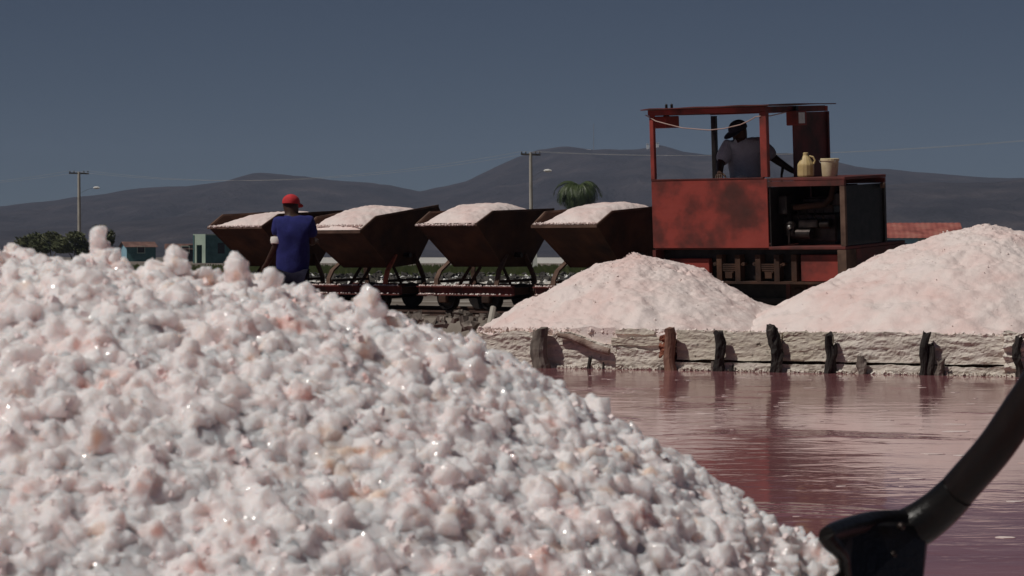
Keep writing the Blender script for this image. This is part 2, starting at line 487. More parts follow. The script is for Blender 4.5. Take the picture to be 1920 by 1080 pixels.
M['log'] = pm('driftwood', [(0.3, (0.16, 0.10, 0.08)), (0.5, (0.33, 0.235, 0.195)), (0.75, (0.52, 0.43, 0.38))], scale=9, rough=0.95, bstr=0.9, bdist=0.012)
M['rustplate'] = pm('flaking_rust', [(0.3, (0.08, 0.03, 0.022)), (0.5, (0.26, 0.085, 0.05)), (0.7, (0.36, 0.16, 0.11)), (0.85, (0.55, 0.42, 0.37))], scale=16, rough=0.95, bstr=0.9, bdist=0.01)
M['board'] = pm('salt_crusted_board', [(0.25, (0.36, 0.31, 0.25)), (0.42, (0.56, 0.50, 0.41)), (0.60, (0.68, 0.62, 0.53)), (0.8, (0.80, 0.745, 0.67))], scale=5, stretch=(0.5, 1, 1.6), detail=9, rough=0.95, bstr=0.55, bdist=0.010, second=(20, (0.62, 0.70), (0.13, 0.11, 0.085)))
M['crust'] = pm('salt_crust', [(0.25, (0.42, 0.36, 0.30)), (0.45, (0.64, 0.58, 0.51)), (0.65, (0.76, 0.70, 0.63)), (0.85, (0.82, 0.77, 0.71))], scale=7, detail=9, rough=0.95, bstr=0.55, bdist=0.012, second=(17, (0.63, 0.72), (0.2, 0.16, 0.125)))
M['shovelwood'] = pm('black_shovel_handle', [(0.3, (0.006, 0.005, 0.005)), (0.6, (0.013, 0.009, 0.008)), (0.8, (0.03, 0.018, 0.014))], scale=14, stretch=(1, 1, 0.3), spec=0.25, rough=0.30, bstr=0.4, bdist=0.002)
M['shovelsteel'] = pm('black_shovel_steel', [(0.3, (0.005, 0.005, 0.005)), (0.7, (0.014, 0.012, 0.011))], scale=30, rough=0.30, spec=0.25, metal=0.0, bstr=0.4, bdist=0.002)

# ------------------------------------------------------------------ terrain
TH = math.radians(36)                 # the track runs across the view, its right end nearer
cT, sT = math.cos(TH), math.sin(TH)
TX, TY = 2.576, 27.0                  # foot of the loco's near side at its cab corner
RZ = 0.38                             # rail top
VC = 0.625                            # track centre line
def T(u, v, z=0.0):
    return Vector((TX + u * cT + v * sT, TY - u * sT + v * cT, z))
def upx(px, v):
    """u on the line v=const seen at photo column px"""
    k = (px - 960) / F
    x0, y0 = TX + v * sT, TY + v * cT
    return (y0 * k - x0) / (cT + k * sT)
def tz(py, u, v):
    return CZ - (py - HY) / F * (TY - u * sT + v * cT)

GZ = 0.30
def build_ground():
    edge = [(70, -8), (20, 13.7), (4.3, 21.55), (0.25, 23.32), (-0.15, 23.75), (-0.30, 25.0)]
    for u in (-3.2, -6, -10, -20, -40):
        p = T(u, -0.45); edge.append((p.x, p.y))
    edge.append((-120, 100))
    back = [(-7000, 3000), (-7000, 7000), (7000, 7000), (7000, -8)]
    bm = bmesh.new()
    top = [bm.verts.new((x, y, GZ)) for x, y in edge + back]
    bm.faces.new(top)
    low = []
    for i, (x, y) in enumerate(edge):
        k = 0.03 if i < 5 else 0.45
        low.append(bm.verts.new((x - k * 0.55, y - k * 0.8, -0.4)))
    for i in range(len(edge) - 1):
        bm.faces.new((top[i], low[i], low[i + 1], top[i + 1]))
    bmesh.ops.recalc_face_normals(bm, faces=bm.faces)
    bmesh.ops.triangulate(bm, faces=[f for f in bm.faces if len(f.verts) > 4])
    me = bpy.data.meshes.new('ground'); bm.to_mesh(me); bm.free()
    me.materials.append(M['ground'])
    if me.polygons[0].normal.z < 0: me.flip_normals()
    o = link(bpy.data.objects.new('ground', me)); o['kind'] = 'structure'
build_ground()

def strip(name, y0, y1, mat, dz, x0=-90, x1=90, amp=2.0, kind='structure', seed=1):
    n = 60
    xs = np.linspace(x0, x1, n)
    a = y0 + amp * fbm(xs / 6, xs * 0, seed=seed); b = y1 + amp * fbm(xs / 6, xs * 0 + 3, seed=seed + 5)
    V = np.r_[np.c_[xs, a, xs * 0 + GZ + dz], np.c_[xs, b, xs * 0 + GZ + dz]]
    i = np.arange(n - 1)
    Q = np.stack([i, i + 1, i + 1 + n, i + n], 1)
    o = np_mesh(name, V, Q, mat); o['kind'] = kind
    return o
strip('salt_flat', 52, 73, M['saltflat'], 0.004, seed=3)
strip('mud_flat', 72, 92, M['mudstrip'], 0.008, seed=4)
strip('grass_ground', 91, 150, M['grassbase'], 0.012, seed=6, amp=4)

V = np.array([(-300, -60, 0), (300, -60, 0), (300, 170, 0), (-300, 170, 0)], float)
w = np_mesh('brine_water', V, np.array([(0, 1, 2, 3)]), M['brine']); w['kind'] = 'structure'

# hills ------------------------------------------------------------
RID = [(-1200, 400), (-700, 378), (-300, 398), (0, 386), (60, 383), (130, 372), (230, 360), (310, 350), (370, 347), (430, 340), (480, 326), (530, 328),
       (600, 337), (640, 340), (700, 344), (740, 350), (790, 361), (830, 352), (880, 338), (930, 311), (970, 292), (1010, 279),
       (1060, 273), (1110, 280), (1160, 281), (1200, 278), (1240, 269), (1280, 281), (1330, 289), (1400, 291), (1480, 287),
       (1560, 303), (1600, 312), (1650, 318), (1720, 325), (1800, 329), (1920, 333), (2300, 345), (2700, 330), (3300, 380)]
def hills(name, YR, rid, seed, y0, y1, mat, rough=1.0):
    nx, ny = 420, 60
    px = np.linspace(-1200, 3300, nx)
    py = np.interp(px, [p[0] for p in rid], [p[1] for p in rid])
    X = (px - 960) / F * YR
    zr = CZ + (HY - py) / F * YR + rough * fbm(X / 60, X * 0, seed=seed, oct=4) * 1.6
    ys = np.linspace(y0, y1, ny)
    XX, YY = np.meshgrid(X, ys, indexing='ij')
    g = np.where(YY < YR, smooth(y0, YR, YY) * 0.6 + 0.4 * np.clip((YY - y0) / (YR - y0), 0, 1), smooth(y1, YR, YY))
    gul = np.abs(fbm(XX / 110 + 0.3 * fbm(XX / 200, YY / 200, seed=9), YY / 260, seed=seed + 3, oct=5))
    zz = zr[:, None] * g * (1 - 0.55 * gul * np.clip(1 - g, 0, 1) * 1.6)
    V = np.stack([XX, YY, zz - 1.0 * (g < 0.001)], -1).reshape(-1, 3)
    o = np_mesh(name, V, grid_faces(nx, ny), mat, smooth_=True); o['kind'] = 'structure'
    return o
hills('hills', 3000, RID, 21, 1900, 4000, M['hill'])
RID2 = [(-1200, 440), (0, 430), (200, 420), (420, 400), (600, 405), (800, 420), (1000, 400), (1200, 385), (1400, 372), (1560, 352), (1700, 340), (1760, 337), (1850, 342), (1920, 336), (2200, 350), (3300, 420)]
hills('foothills', 2100, RID2, 33, 1500, 2500, M['hill'], rough=0.8)

# ------------------------------------------------------------------ foreground salt heap
AX, AY, AZ = -0.36, 2.12, 0.957
def heap_h(x, y):
    r = np.hypot((x - AX), (y - AY))
    d = np.where(r < 0.52, 0.645 * r * r, 0.645 * 0.52 ** 2 + 0.66 * (r - 0.52))
    return AZ - d
def heap_n(x, y):
    e = 0.01
    gx = (heap_h(x + e, y) - heap_h(x - e, y)) / (2 * e); gy = (heap_h(x, y + e) - heap_h(x, y - e)) / (2 * e)
    n = np.stack([-gx, -gy, np.ones_like(gx)], -1)
    return n / np.linalg.norm(n, axis=-1)[..., None]

LUMPS = [(185, 430, 2.14, 0.015300000000000001, 1.4850000000000003), (440, 482, 2.1, 0.018000000000000002, 1.1), (508, 512, 2.08, 0.00405, 1.4300000000000002), (325, 475, 2.12, 0.011475, 0.77), (690, 545, 2.07, 0.011475, 0.8800000000000001), (330, 600, 1.95, 0.0144, 0.7), (640, 640, 1.93, 0.016, 0.7), (780, 690, 1.9, 0.0144, 0.7), (560, 760, 1.8, 0.016, 0.7), (250, 720, 1.82, 0.0144, 0.7), (900, 820, 1.78, 0.016, 0.7), (1100, 850, 1.8, 0.0144, 0.7), (120, 900, 1.7, 0.016, 0.7)]
def build_heap():
    root = empty('salt_heap', (AX, AY, 0), label='large heap of coarse pinkish white salt crystals filling the foreground', cat='salt heap')
    # the body of the heap: fine in the part that faces the camera, coarse behind
    pockets = [(rng.uniform(AX - 0.3, AX + 0.6), rng.uniform(AY - 0.68, AY - 0.02), rng.uniform(0.006, 0.014), rng.uniform(0.006, 0.014)) for _ in range(130)]
    def sheet(x, y):
        z = heap_h(x, y) + 0.007 * fbm(x / 0.07, y / 0.07, seed=5, oct=3) + 0.0045 * fbm(x / 0.020, y / 0.020, seed=8, oct=3)
        for hx, hy, hr, hd in pockets:
            z = z - hd * np.exp(-((x - hx) ** 2 + (y - hy) ** 2) / hr ** 2)
        return z
    n = 1300
    th = np.linspace(0, 2 * PI, n)
    rr = np.r_[0, np.linspace(0.02, 0.9, 330), np.linspace(0.93, 2.3, 30)]
    R_, T_ = np.meshgrid(rr, th, indexing='ij')
    x = AX + R_ * np.cos(T_); y = AY + R_ * np.sin(T_)
    z = sheet(x, y) + 0.0026 + 0.0016 * fbm(x / 0.0075, y / 0.0075, seed=71, oct=2) - 0.0016 * np.abs(fbm(x / 0.013, y / 0.013, seed=75, oct=2))
    V = np.stack([x - AX, y - AY, z], -1).reshape(-1, 3)
    np_mesh('heap_body', V, grid_faces(len(rr), n), M['salt'], root, smooth_=True)

    def fuse(name, v, f, voxel, parent, it=1, fac=0.2):
        """crystals grown together: one skin round all the little blocks"""
        me = bpy.data.meshes.new(name)
        me.vertices.add(len(v)); me.vertices.foreach_set('co', np.ascontiguousarray(v, np.float32).ravel())
        me.loops.add(f.size); me.loops.foreach_set('vertex_index', np.ascontiguousarray(f, np.int32).ravel())
        me.polygons.add(len(f)); me.polygons.foreach_set('loop_start', np.arange(0, f.size, 4, dtype=np.int32))
        me.update(calc_edges=True)
        o = link(bpy.data.objects.new(name, me))
        r = o.modifiers.new('fuse', 'REMESH'); r.mode = 'VOXEL'; r.voxel_size = voxel
        sm = o.modifiers.new('smooth', 'SMOOTH'); sm.factor = fac; sm.iterations = it
        me2 = bpy.data.meshes.new_from_object(o.evaluated_get(bpy.context.evaluated_depsgraph_get()))
        bpy.data.objects.remove(o); bpy.data.meshes.remove(me)
        me2.name = name; me2.materials.clear(); me2.materials.append(M['salt'])
        me2.polygons.foreach_set('use_smooth', [False] * len(me2.polygons))
        return link(bpy.data.objects.new(name, me2), parent)

    # aggregates: knobs of crystals grown together
    x0, x1, y0, y1 = AX - 0.34, AX + 0.80, AY - 0.76, AY + 0.22
    nk = 10500
    kx = rng.uniform(x0, x1, nk); ky = rng.uniform(y0, y1, nk)
    kr = np.clip(rng.lognormal(math.log(0.0050), 0.38, nk), 0.0026, 0.0095)
    kn = heap_n(kx, ky)
    kc = np.stack([kx, ky, sheet(kx, ky)], -1) + kn * (rng.uniform(-0.95, 0.12, nk) * kr)[:, None]
    Cs = []; Ss = []
    for c, r, nrm in zip(kc, kr, kn):
        m = int(5 + (r / 0.004) ** 2 * 1.5)
        d = rng.normal(size=(m, 3)); d /= np.linalg.norm(d, axis=1)[:, None]
        d += nrm * 0.4
        q = c + d * r * rng.uniform(0.45, 0.95, (m, 1))
        Cs.append(q); Ss.append(np.clip(rng.lognormal(math.log(0.0022 + r * 0.16), 0.36, m), 0.0014, 0.0062))
    C = np.concatenate(Cs); s = np.concatenate(Ss)
    ng = 42000
    gx = rng.uniform(x0, x1, ng); gy = rng.uniform(y0, y1, ng)
    G = np.stack([gx, gy, sheet(gx, gy)], -1) + heap_n(gx, gy) * rng.uniform(-0.006, 0.002, (ng, 1))
    C = np.r_[C, G]; s = np.r_[s, rng.uniform(0.0018, 0.0042, ng)]
    v, f = crystals(C, s)
    v = v - np.array([AX, AY, 0])
    o = fuse('salt_crystals', v, f, 0.0019, root); o['kind'] = 'stuff'
    print('heap crystals', len(C))
    ng = 12000
    gx = rng.uniform(x0, x1, ng); gy = rng.uniform(y0, y1, ng)
    G = np.stack([gx, gy, sheet(gx, gy)], -1)
    near = rng.integers(0, len(kc), ng)
    d = rng.normal(size=(ng, 3)); d /= np.linalg.norm(d, axis=1)[:, None]; d += kn[near] * 0.9
    G = kc[near] + d * kr[near][:, None] * 0.85
    v, f = crystals(G, rng.uniform(0.0009, 0.0024, ng), 0.25)
    o = np_mesh('salt_grains', v - np.array([AX, AY, 0]), f, M['saltgrain'], root); o['kind'] = 'stuff'
    # the large lumps that break the crest line
    lumps = LUMPS
    for i, (px, py, Y, r, el) in enumerate(lumps):
        p = P(px, py, Y)
        z = p.z - r * el * 0.75
        if i >= 5: z = heap_h(np.array([p.x]), np.array([p.y]))[0] - 0.003
        r *= 0.82
        nb_ = 7
        kk = rng.normal(0, 0.42, (nb_, 3)) * r; kk[:, 2] = np.linspace(-0.8, 0.75, nb_) * r * el * 1.1
        kk[:, :2] *= np.linspace(1.5, 0.2, nb_)[:, None]
        kr_ = r * np.linspace(0.66, 0.17, nb_) * rng.uniform(0.75, 1.25, nb_)
        qs = []; sss = []
        for c_, r_ in zip(kk, kr_):
            m = int(7 + (r_ / 0.003) ** 2 * 0.9)
            d = rng.normal(size=(m, 3)); d /= np.linalg.norm(d, axis=1)[:, None]
            qs.append(c_ + d * r_ * rng.uniform(0.2, 1.0, (m, 1)) ** 0.6); sss.append(rng.uniform(0.0022, 0.0058, m) * (0.7 + 0.4 * r_ / 0.008))
        q = np.concatenate(qs); ss = np.concatenate(sss)
        v, f = crystals(q, ss)
        o = fuse('salt_lump', v, f, 0.0018, root, 1, 0.1)
        o.location = (p.x - AX, p.y - AY, z)
build_heap()

# ------------------------------------------------------------------ mounds behind the wall
WL0 = Vector((0.32, 23.18)); WL1 = Vector((4.15, 21.42))
def mound(px_top, py_top, Y, left_r, right_r, front_r, back_r, label, seed, flat=0.15, hollow=None, blend=0.0):
    c = P(px_top, py_top, Y)
    root = empty('salt_mound', (c.x, c.y, GZ), label=label, cat='salt mound', group='salt mounds behind the retaining wall')
    H = c.z - GZ
    n = 420
    th = np.linspace(0, 2 * PI, n)
    s = np.r_[0, np.linspace(0.01, 1.06, 230)]
    S_, T_ = np.meshgrid(s, th, indexing='ij')
    cx, sy = np.cos(T_), np.sin(T_)
    a = np.where(cx > 0, right_r, left_r); b = np.where(sy > 0, back_r, front_r)
    R = 1 / np.sqrt((cx / a) ** 2 + (sy / b) ** 2)
    x = S_ * R * cx; y = S_ * R * sy
    # rounded cone
    k = flat
    prof = 1 - (np.sqrt(S_ ** 2 + k * k) - k) / (math.sqrt(1 + k * k) - k)
    z = H * prof
    z = z + 0.035 * fbm(x / 0.55, y / 0.55, seed=seed, oct=3) * np.clip(S_ * 3, 0, 1) + 0.020 * fbm(x / 0.16, y / 0.16, seed=seed + 2, oct=3) + 0.008 * fbm(x / 0.05, y / 0.05, seed=seed + 4, oct=3)
    if hollow:
        for hx, hy, hr, hd in hollow:
            z -= hd * np.exp(-((x - hx) ** 2 + (y - hy) ** 2) / hr ** 2) * (1 + 0.9 * fbm(x / 0.08, y / 0.08, seed=seed + 9, oct=2))
    z = np.where(S_ > 1.05, z - 0.12, z)
    V = np.stack([x, y, z], -1).reshape(-1, 3)
    wv = (WL1 - WL0).normalized(); wn_ = np.array([wv.y, -wv.x])
    dd = (V[:, 0] + c.x - WL0.x) * wn_[0] + (V[:, 1] + c.y - WL0.y) * wn_[1]
    push = np.clip(dd + 0.03, 0, None)
    V[:, 0] -= push * wn_[0]; V[:, 1] -= push * wn_[1]
    tint = np.ones((len(V), 3))
    np_mesh('mound_body', V, grid_faces(len(s), n), M['saltmound'], root, smooth_=True, tint=tint)
    # clods lying on the slope
    m = 1100
    idx = rng.integers(0, len(V), m)
    sel = V[idx]; keep = (sel[:, 2] > 0.0)
    C = sel[keep] + rng.normal(0, 0.012, (keep.sum(), 3)) * np.array([1, 1, 0.0]) - np.array([0, 0, 0.002])
    sz = np.clip(rng.lognormal(math.log(0.0034), 0.4, len(C)), 0.002, 0.008)
    v, f = crystals(C, sz)
    t = np.repeat(np.clip(rng.uniform(0.93, 1.0, (len(C), 1)) * np.array([[1, 0.98, 0.97]]), 0, 1), 8, axis=0)
    o = np_mesh('salt_clods', v, f, M['saltclod'], root, tint=t); o['kind'] = 'stuff'
    return root
mound(1190, 478, 24.55, 1.37, 1.75, 1.75, 1.4, 'smaller conical mound of pink salt left of the locomotive front, behind the wall', 61, flat=0.20, hollow=[(0.42, -0.30, 0.16, 0.05), (0.75, -0.5, 0.12, 0.03)])
mound(1850, 426, 23.75, 2.25, 2.4, 2.1, 1.6, 'larger taller salt mound at the right edge hiding the front of the locomotive', 77, flat=0.42, hollow=[(0.5, -0.5, 0.25, 0.05), (0.75, -0.9, 0.15, 0.04)])

# ------------------------------------------------------------------ retaining wall and its posts
wd = (WL1 - WL0).normalized(); wnrm = Vector((wd.y, -wd.x))           # towards the pan
def wall_s(px):
    k = (px - 960) / F
    return (k * WL0.y - WL0.x) / (wd.x - k * wd.y)
def wall_p(s, off=0.0, z=0.0):
    q = WL0 + wd * s + wnrm * off
    return Vector((q.x, q.y, z))
wall_rot = math.atan2(wd.y, wd.x)
wall = empty('retaining_wall', wall_p(0, 0, 0), (0, 0, wall_rot), 'low salt crusted timber retaining wall along the edge of the pink pan', 'retaining wall')
def rough_board(name, s0, s1, z0, z1, front, thick, mat, seed, amp=0.008, edge=0.012, topfn=None):
    nx = max(6, int((s1 - s0) / 0.012)); nz = max(4, int((z1 - z0) / 0.010))
    S_, Z_ = np.meshgrid(np.linspace(0, 1, nx), np.linspace(0, 1, nz), indexing='ij')
    s = s0 + (s1 - s0) * S_
    top = z1 + edge * fbm(s * 7, s * 0, seed=seed, oct=3)
    if topfn is not None: top = top + topfn(s)
    bot = z0 + edge * 0.4 * fbm(s * 9, s * 0 + 5, seed=seed + 3, oct=2)
    z = bot + (top - bot) * Z_
    fr = -front - amp * 0.9 * fbm(s * 7, z * 26, seed=seed + 7, oct=4) - amp * 0.8 * np.abs(fbm(s * 4, z * 14, seed=seed + 8, oct=2)) - amp * 0.5 * fbm(s * 38, z * 60, seed=seed + 11, oct=2)
    s = s + edge * 0.5 * fbm(z * 18, z * 0, seed=seed + 4, oct=2) * (np.abs(S_ - 0.5) > 0.48)
    A = np.stack([s, fr, z], -1)
    B = np.stack([s, -front + thick + 0 * fr, z], -1)
    V = np.r_[A.reshape(-1, 3), B.reshape(-1, 3)]
    Q = grid_faces(nx, nz); off = nx * nz
    Qs = [Q[:, ::-1], Q + off]
    i = np.arange(nx - 1)
    a = i * nz; Qs.append(np.stack([a, a + nz, a + nz + off, a + off], 1)[:, ::-1])
    a = i * nz + nz - 1; Qs.append(np.stack([a, a + nz, a + nz + off, a + off], 1))
    j = np.arange(nz - 1)
    Qs.append(np.stack([j, j + 1, j + 1 + off, j + off], 1))
    a = (nx - 1) * nz + j; Qs.append(np.stack([a, a + 1, a + 1 + off, a + off], 1)[:, ::-1])
    V_ = V; o = np_mesh(name, V_, np.concatenate(Qs)[:, ::-1], mat, wall, smooth_=False)
    return o
ws = wall_s
# crusted bank at the left, its top dipping to the log
rough_board('crusted_face', ws(880), ws(1156), -0.08, 0.295, 0.0, 0.12, M['crust'], 3, amp=0.009, edge=0.02,
            topfn=lambda s: -0.10 * smooth(ws(1070), ws(1150), s))
rough_board('crusted_face', ws(1158), ws(1250), -0.08, 0.175, 0.015, 0.12, M['crust'], 5, amp=0.010, edge=0.018)
rough_board('broken_board', ws(1148), ws(1252), 0.205, 0.285, 0.012, 0.05, M['board'], 6, amp=0.008, edge=0.012, topfn=lambda s: -0.02 * smooth(ws(1190), ws(1150), s))
rough_board('backing_board', ws(1140), ws(1275), -0.08, 0.27, -0.05, 0.05, M['rust'], 7)
rough_board('broken_board', ws(1152), ws(1225), 0.30, 0.335, -0.01, 0.05, M['board'], 8, amp=0.006)
rough_board('rusty_plate', ws(1238), ws(1266), -0.05, 0.30, 0.022, 0.03, M['rustplate'], 9, amp=0.012, edge=0.02)
brk = [1268, 1360, 1467, 1563, 1742, 1890]
for i in range(len(brk) - 1):
    a, b_ = ws(brk[i]) + 0.004, ws(brk[i + 1]) - 0.004
    rough_board('upper_board', a, b_, 0.092, 0.335, 0.0, 0.08, M['board'] if i in (0, 1, 2) else M['crust'], 20 + i, amp=0.005 if i < 2 else 0.008, edge=0.012)
    rough_board('sill_board', a, b_, -0.10, 0.070, 0.03, 0.09, M['crust'], 40 + i, amp=0.007, edge=0.008)
rough_board('backing_board', ws(1268), ws(1890), -0.1, 0.28, -0.09, 0.05, M['rust'], 55)
rough_board('corner_block', ws(1885), ws(1925), -0.10, 0.36, 0.05, 0.16, M['crust'], 60, amp=0.02, edge=0.02)
for k, a in enumerate(np.arange(ws(1930), 9.0, 0.9)):
    rough_board('upper_board', a, a + 0.885, 0.092, 0.335, 0.0, 0.08, M['crust'], 70 + k, amp=0.012, edge=0.012)
    rough_board('sill_board', a, a + 0.885, -0.10, 0.070, 0.03, 0.09, M['crust'], 90 + k, amp=0.007, edge=0.008)
# salt heaped over the top of the boards
C = []
for _ in range(2600):
    s = rng.uniform(ws(890), ws(1990)); C.append((s, rng.uniform(0.025, 0.13), 0.315 + rng.uniform(-0.02, 0.022)))
C = np.array(C)
v, f = crystals(C, np.clip(rng.lognormal(math.log(0.0055), 0.5, len(C)), 0.003, 0.016))
o = np_mesh('salt_crumbs', v, f, M['saltclod'], wall, tint=np.repeat(rng.uniform(0.85, 1, (len(C), 1)) * np.array([[1, .95, .92]]), 8, axis=0)); o['kind'] = 'stuff'
# knobs of salt grown at the waterline
C = np.stack([rng.uniform(ws(1000), ws(1990), 1500), -0.045 - np.abs(rng.normal(0, 0.012, 1500)), rng.uniform(-0.01, 0.018, 1500)], 1)
v, f = crystals(C, np.clip(rng.lognormal(math.log(0.005), 0.5, len(C)), 0.0025, 0.013))
o = np_mesh('waterline_crust', v, f, M['crust'], wall); o['kind'] = 'stuff'

def post(px, py_top, off, rad, mat, label, name='wooden_post', lean=0.0, forks=1, py_base=None, knob=0.25, seed=0):
    s = wall_s(px); base = wall_p(s, off)
    zt = CZ - (py_top - HY) / F * base.y
    root = empty(name, (base.x, base.y, 0), label=label, cat='post', group='posts along the retaining wall')
    rd = random.Random(seed)
    def stick(x0, x1, r0, z1, nm, sd):
        m = 18; n = 12
        zs = np.linspace(-0.25, z1, m)
        t = (zs + 0.25) / (z1 + 0.25)
        V = []
        for i, z in enumerate(zs):
            cx = x0 + (x1 - x0) * t[i] + 0.012 * math.sin(z * 17 + sd)
            cy = 0.010 * math.sin(z * 13 + sd * 2)
            for k in range(n):
                a = 2 * PI * k / n
                rr = r0 * (1 + knob * fbm(np.array([math.cos(a) * 1.3 + sd]), np.array([math.sin(a) * 1.3]), np.array([z * 12]), seed=sd, oct=3)[0])
                rr *= 1.08 - 0.22 * t[i]
                zz = z + (0.03 * fbm(np.array([math.cos(a) * 1.5 + sd]), np.array([math.sin(a) * 1.5]), seed=sd + 1)[0] if i == m - 1 else 0)
                V.append((cx + rr * math.cos(a), cy + rr * math.sin(a), zz))
        mb = MB()
        fs = [(i * n + k, i * n + (k + 1) % n, (i + 1) * n + (k + 1) % n, (i + 1) * n + k) for i in range(m - 1) for k in range(n)]
        fs.append(tuple((m - 1) * n + k for k in range(n)))
        mb.add(V, fs)
        return mb.build(nm, mat, root)
    if forks == 1:
        stick(0, lean, rad, zt, 'shaft', seed + 1)
    else:
        stick(-rad * 0.9, lean, rad * 0.85, zt, 'shaft', seed + 1)
        stick(rad * 1.7, lean + rad * 0.5, rad * 0.72, zt * 0.72, 'prop', seed + 5)
    # salt cap
    return root
post(1023, 617, 0.12, 0.078, M['post'], 'thick grey rounded post at the left end of the wall', seed=1, knob=0.12)
post(1266, 616, 0.09, 0.050, M['postred'], 'reddish brown post beside the flaking rusty plate', seed=2, knob=0.15, lean=-0.02)
post(1358, 620, 0.08, 0.046, M['postblack'], 'black square-cut post just right of the reddish brown post', seed=3, lean=-0.015, knob=0.35)
post(1466, 612, 0.08, 0.046, M['postblack'], 'tallest knobbly black post, leaning left, below the gap between the mounds', seed=4, lean=-0.04, knob=0.55)
post(1562, 626, 0.08, 0.042, M['postblack'], 'forked black post third from the right end of the wall', seed=5, forks=2, knob=0.3)
post(1738, 626, 0.08, 0.045, M['postblack'], 'forked dark post with a pale left edge beside a pale stump', seed=6, forks=2, lean=0.02, knob=0.2)
post(1914, 632, 0.10, 0.034, M['postblack'], 'dark tangled post beside the pale block at the right end of the wall', seed=7, knob=0.6)
post(1620, 672, 0.09, 0.040, M['post'], 'short knobby stump between the two forked posts', 'post_stump', seed=8, knob=0.6, lean=0.03)
post(1768, 676, 0.09, 0.040, M['post'], 'short pale stump just right of the forked dark post', 'post_stump', seed=9, knob=0.5, lean=0.02)
post(1112, 672, 0.06, 0.017, M['postblack'], 'little pointed black stub below the driftwood log', 'post_stump', seed=10, knob=0.3)
post(1137, 682, 0.06, 0.012, M['postblack'], 'tiny black stub right of the pointed one below the log', 'post_stump', seed=11, knob=0.3)
post(1376, 686, 0.09, 0.022, M['postblack'], 'black stub at the foot of the black square-cut post', 'post_stump', seed=12, knob=0.4)
post(1340, 684, 0.07, 0.020, M['post'], 'low stub with salt on it between the reddish and black posts', 'post_stump', seed=13, knob=0.5)
post(1244, 688, 0.08, 0.020, M['post'], 'salt capped stub at the waterline under the rusty plate', 'post_stump', seed=14, knob=0.5)

# driftwood log lying across the crust
lg = MB()
pts = []
for px, py in ((1050, 628), (1072, 631), (1095, 640), (1120, 652), (1146, 659)):
    s = wall_s(px); y = wall_p(s).y
    pts.append(wall_p(s, 0.045, CZ - (py - HY) / F * y))
lg.tube(pts, [0.018, 0.028, 0.032, 0.032, 0.030], 10)
o = lg.build('driftwood_log', M['log'], smooth_=True, auto=0.8)
tag(o, 'brown driftwood log lying aslant on the crusted wall face', 'log')
# stake leaning against the bank at the left
st = MB()
a = P(925, 576, 25.6); b_ = P(908, 640, 25.4)
st.tube([b_ + Vector((0, 0, -0.25)), b_, (a + b_) / 2 + Vector((0.012, 0, 0)), a], [0.034, 0.034, 0.032, 0.028], 8)
o = st.build('wooden_stake', M['polewood'])
tag(o, 'pale bare stake leaning beside the track left of the smaller mound', 'stake')

# ------------------------------------------------------------------ track
track = empty('railway_track', T(0, VC, 0), (0, 0, -TH), 'narrow gauge railway track under the salt train', 'railway track')
GAUGE = 0.62; ROLL = math.radians(3.2)
for y in (-GAUGE / 2, GAUGE / 2):
    m = MB()
    dz = y * math.tan(ROLL)
    m.span((-40, y - 0.018, RZ - 0.022 + dz), (14, y + 0.018, RZ + dz))
    m.span((-40, y - 0.006, RZ - 0.062 + dz), (14, y + 0.006, RZ - 0.022 + dz))
    m.span((-40, y - 0.034, RZ - 0.076 + dz), (14, y + 0.034, RZ - 0.062 + dz))
    m.build('rail', M['railsteel'], track)
sl0 = None
for i in range(90):
    x = -40 + i * 0.6
    if sl0 is None:
        m = MB(); m.box((0, 0, 0), (0.13, 1.15, 0.085)); sl0 = m.build('sleeper', M['post'], track, bevel=0.008); o = sl0
    else:
        o = sl0.copy(); link(o, track)
    o.location = (x, random.uniform(-0.05, 0.05), GZ - 0.008 + random.uniform(-0.003, 0.003)); o.rotation_euler = (ROLL, 0, random.uniform(-0.04, 0.04))

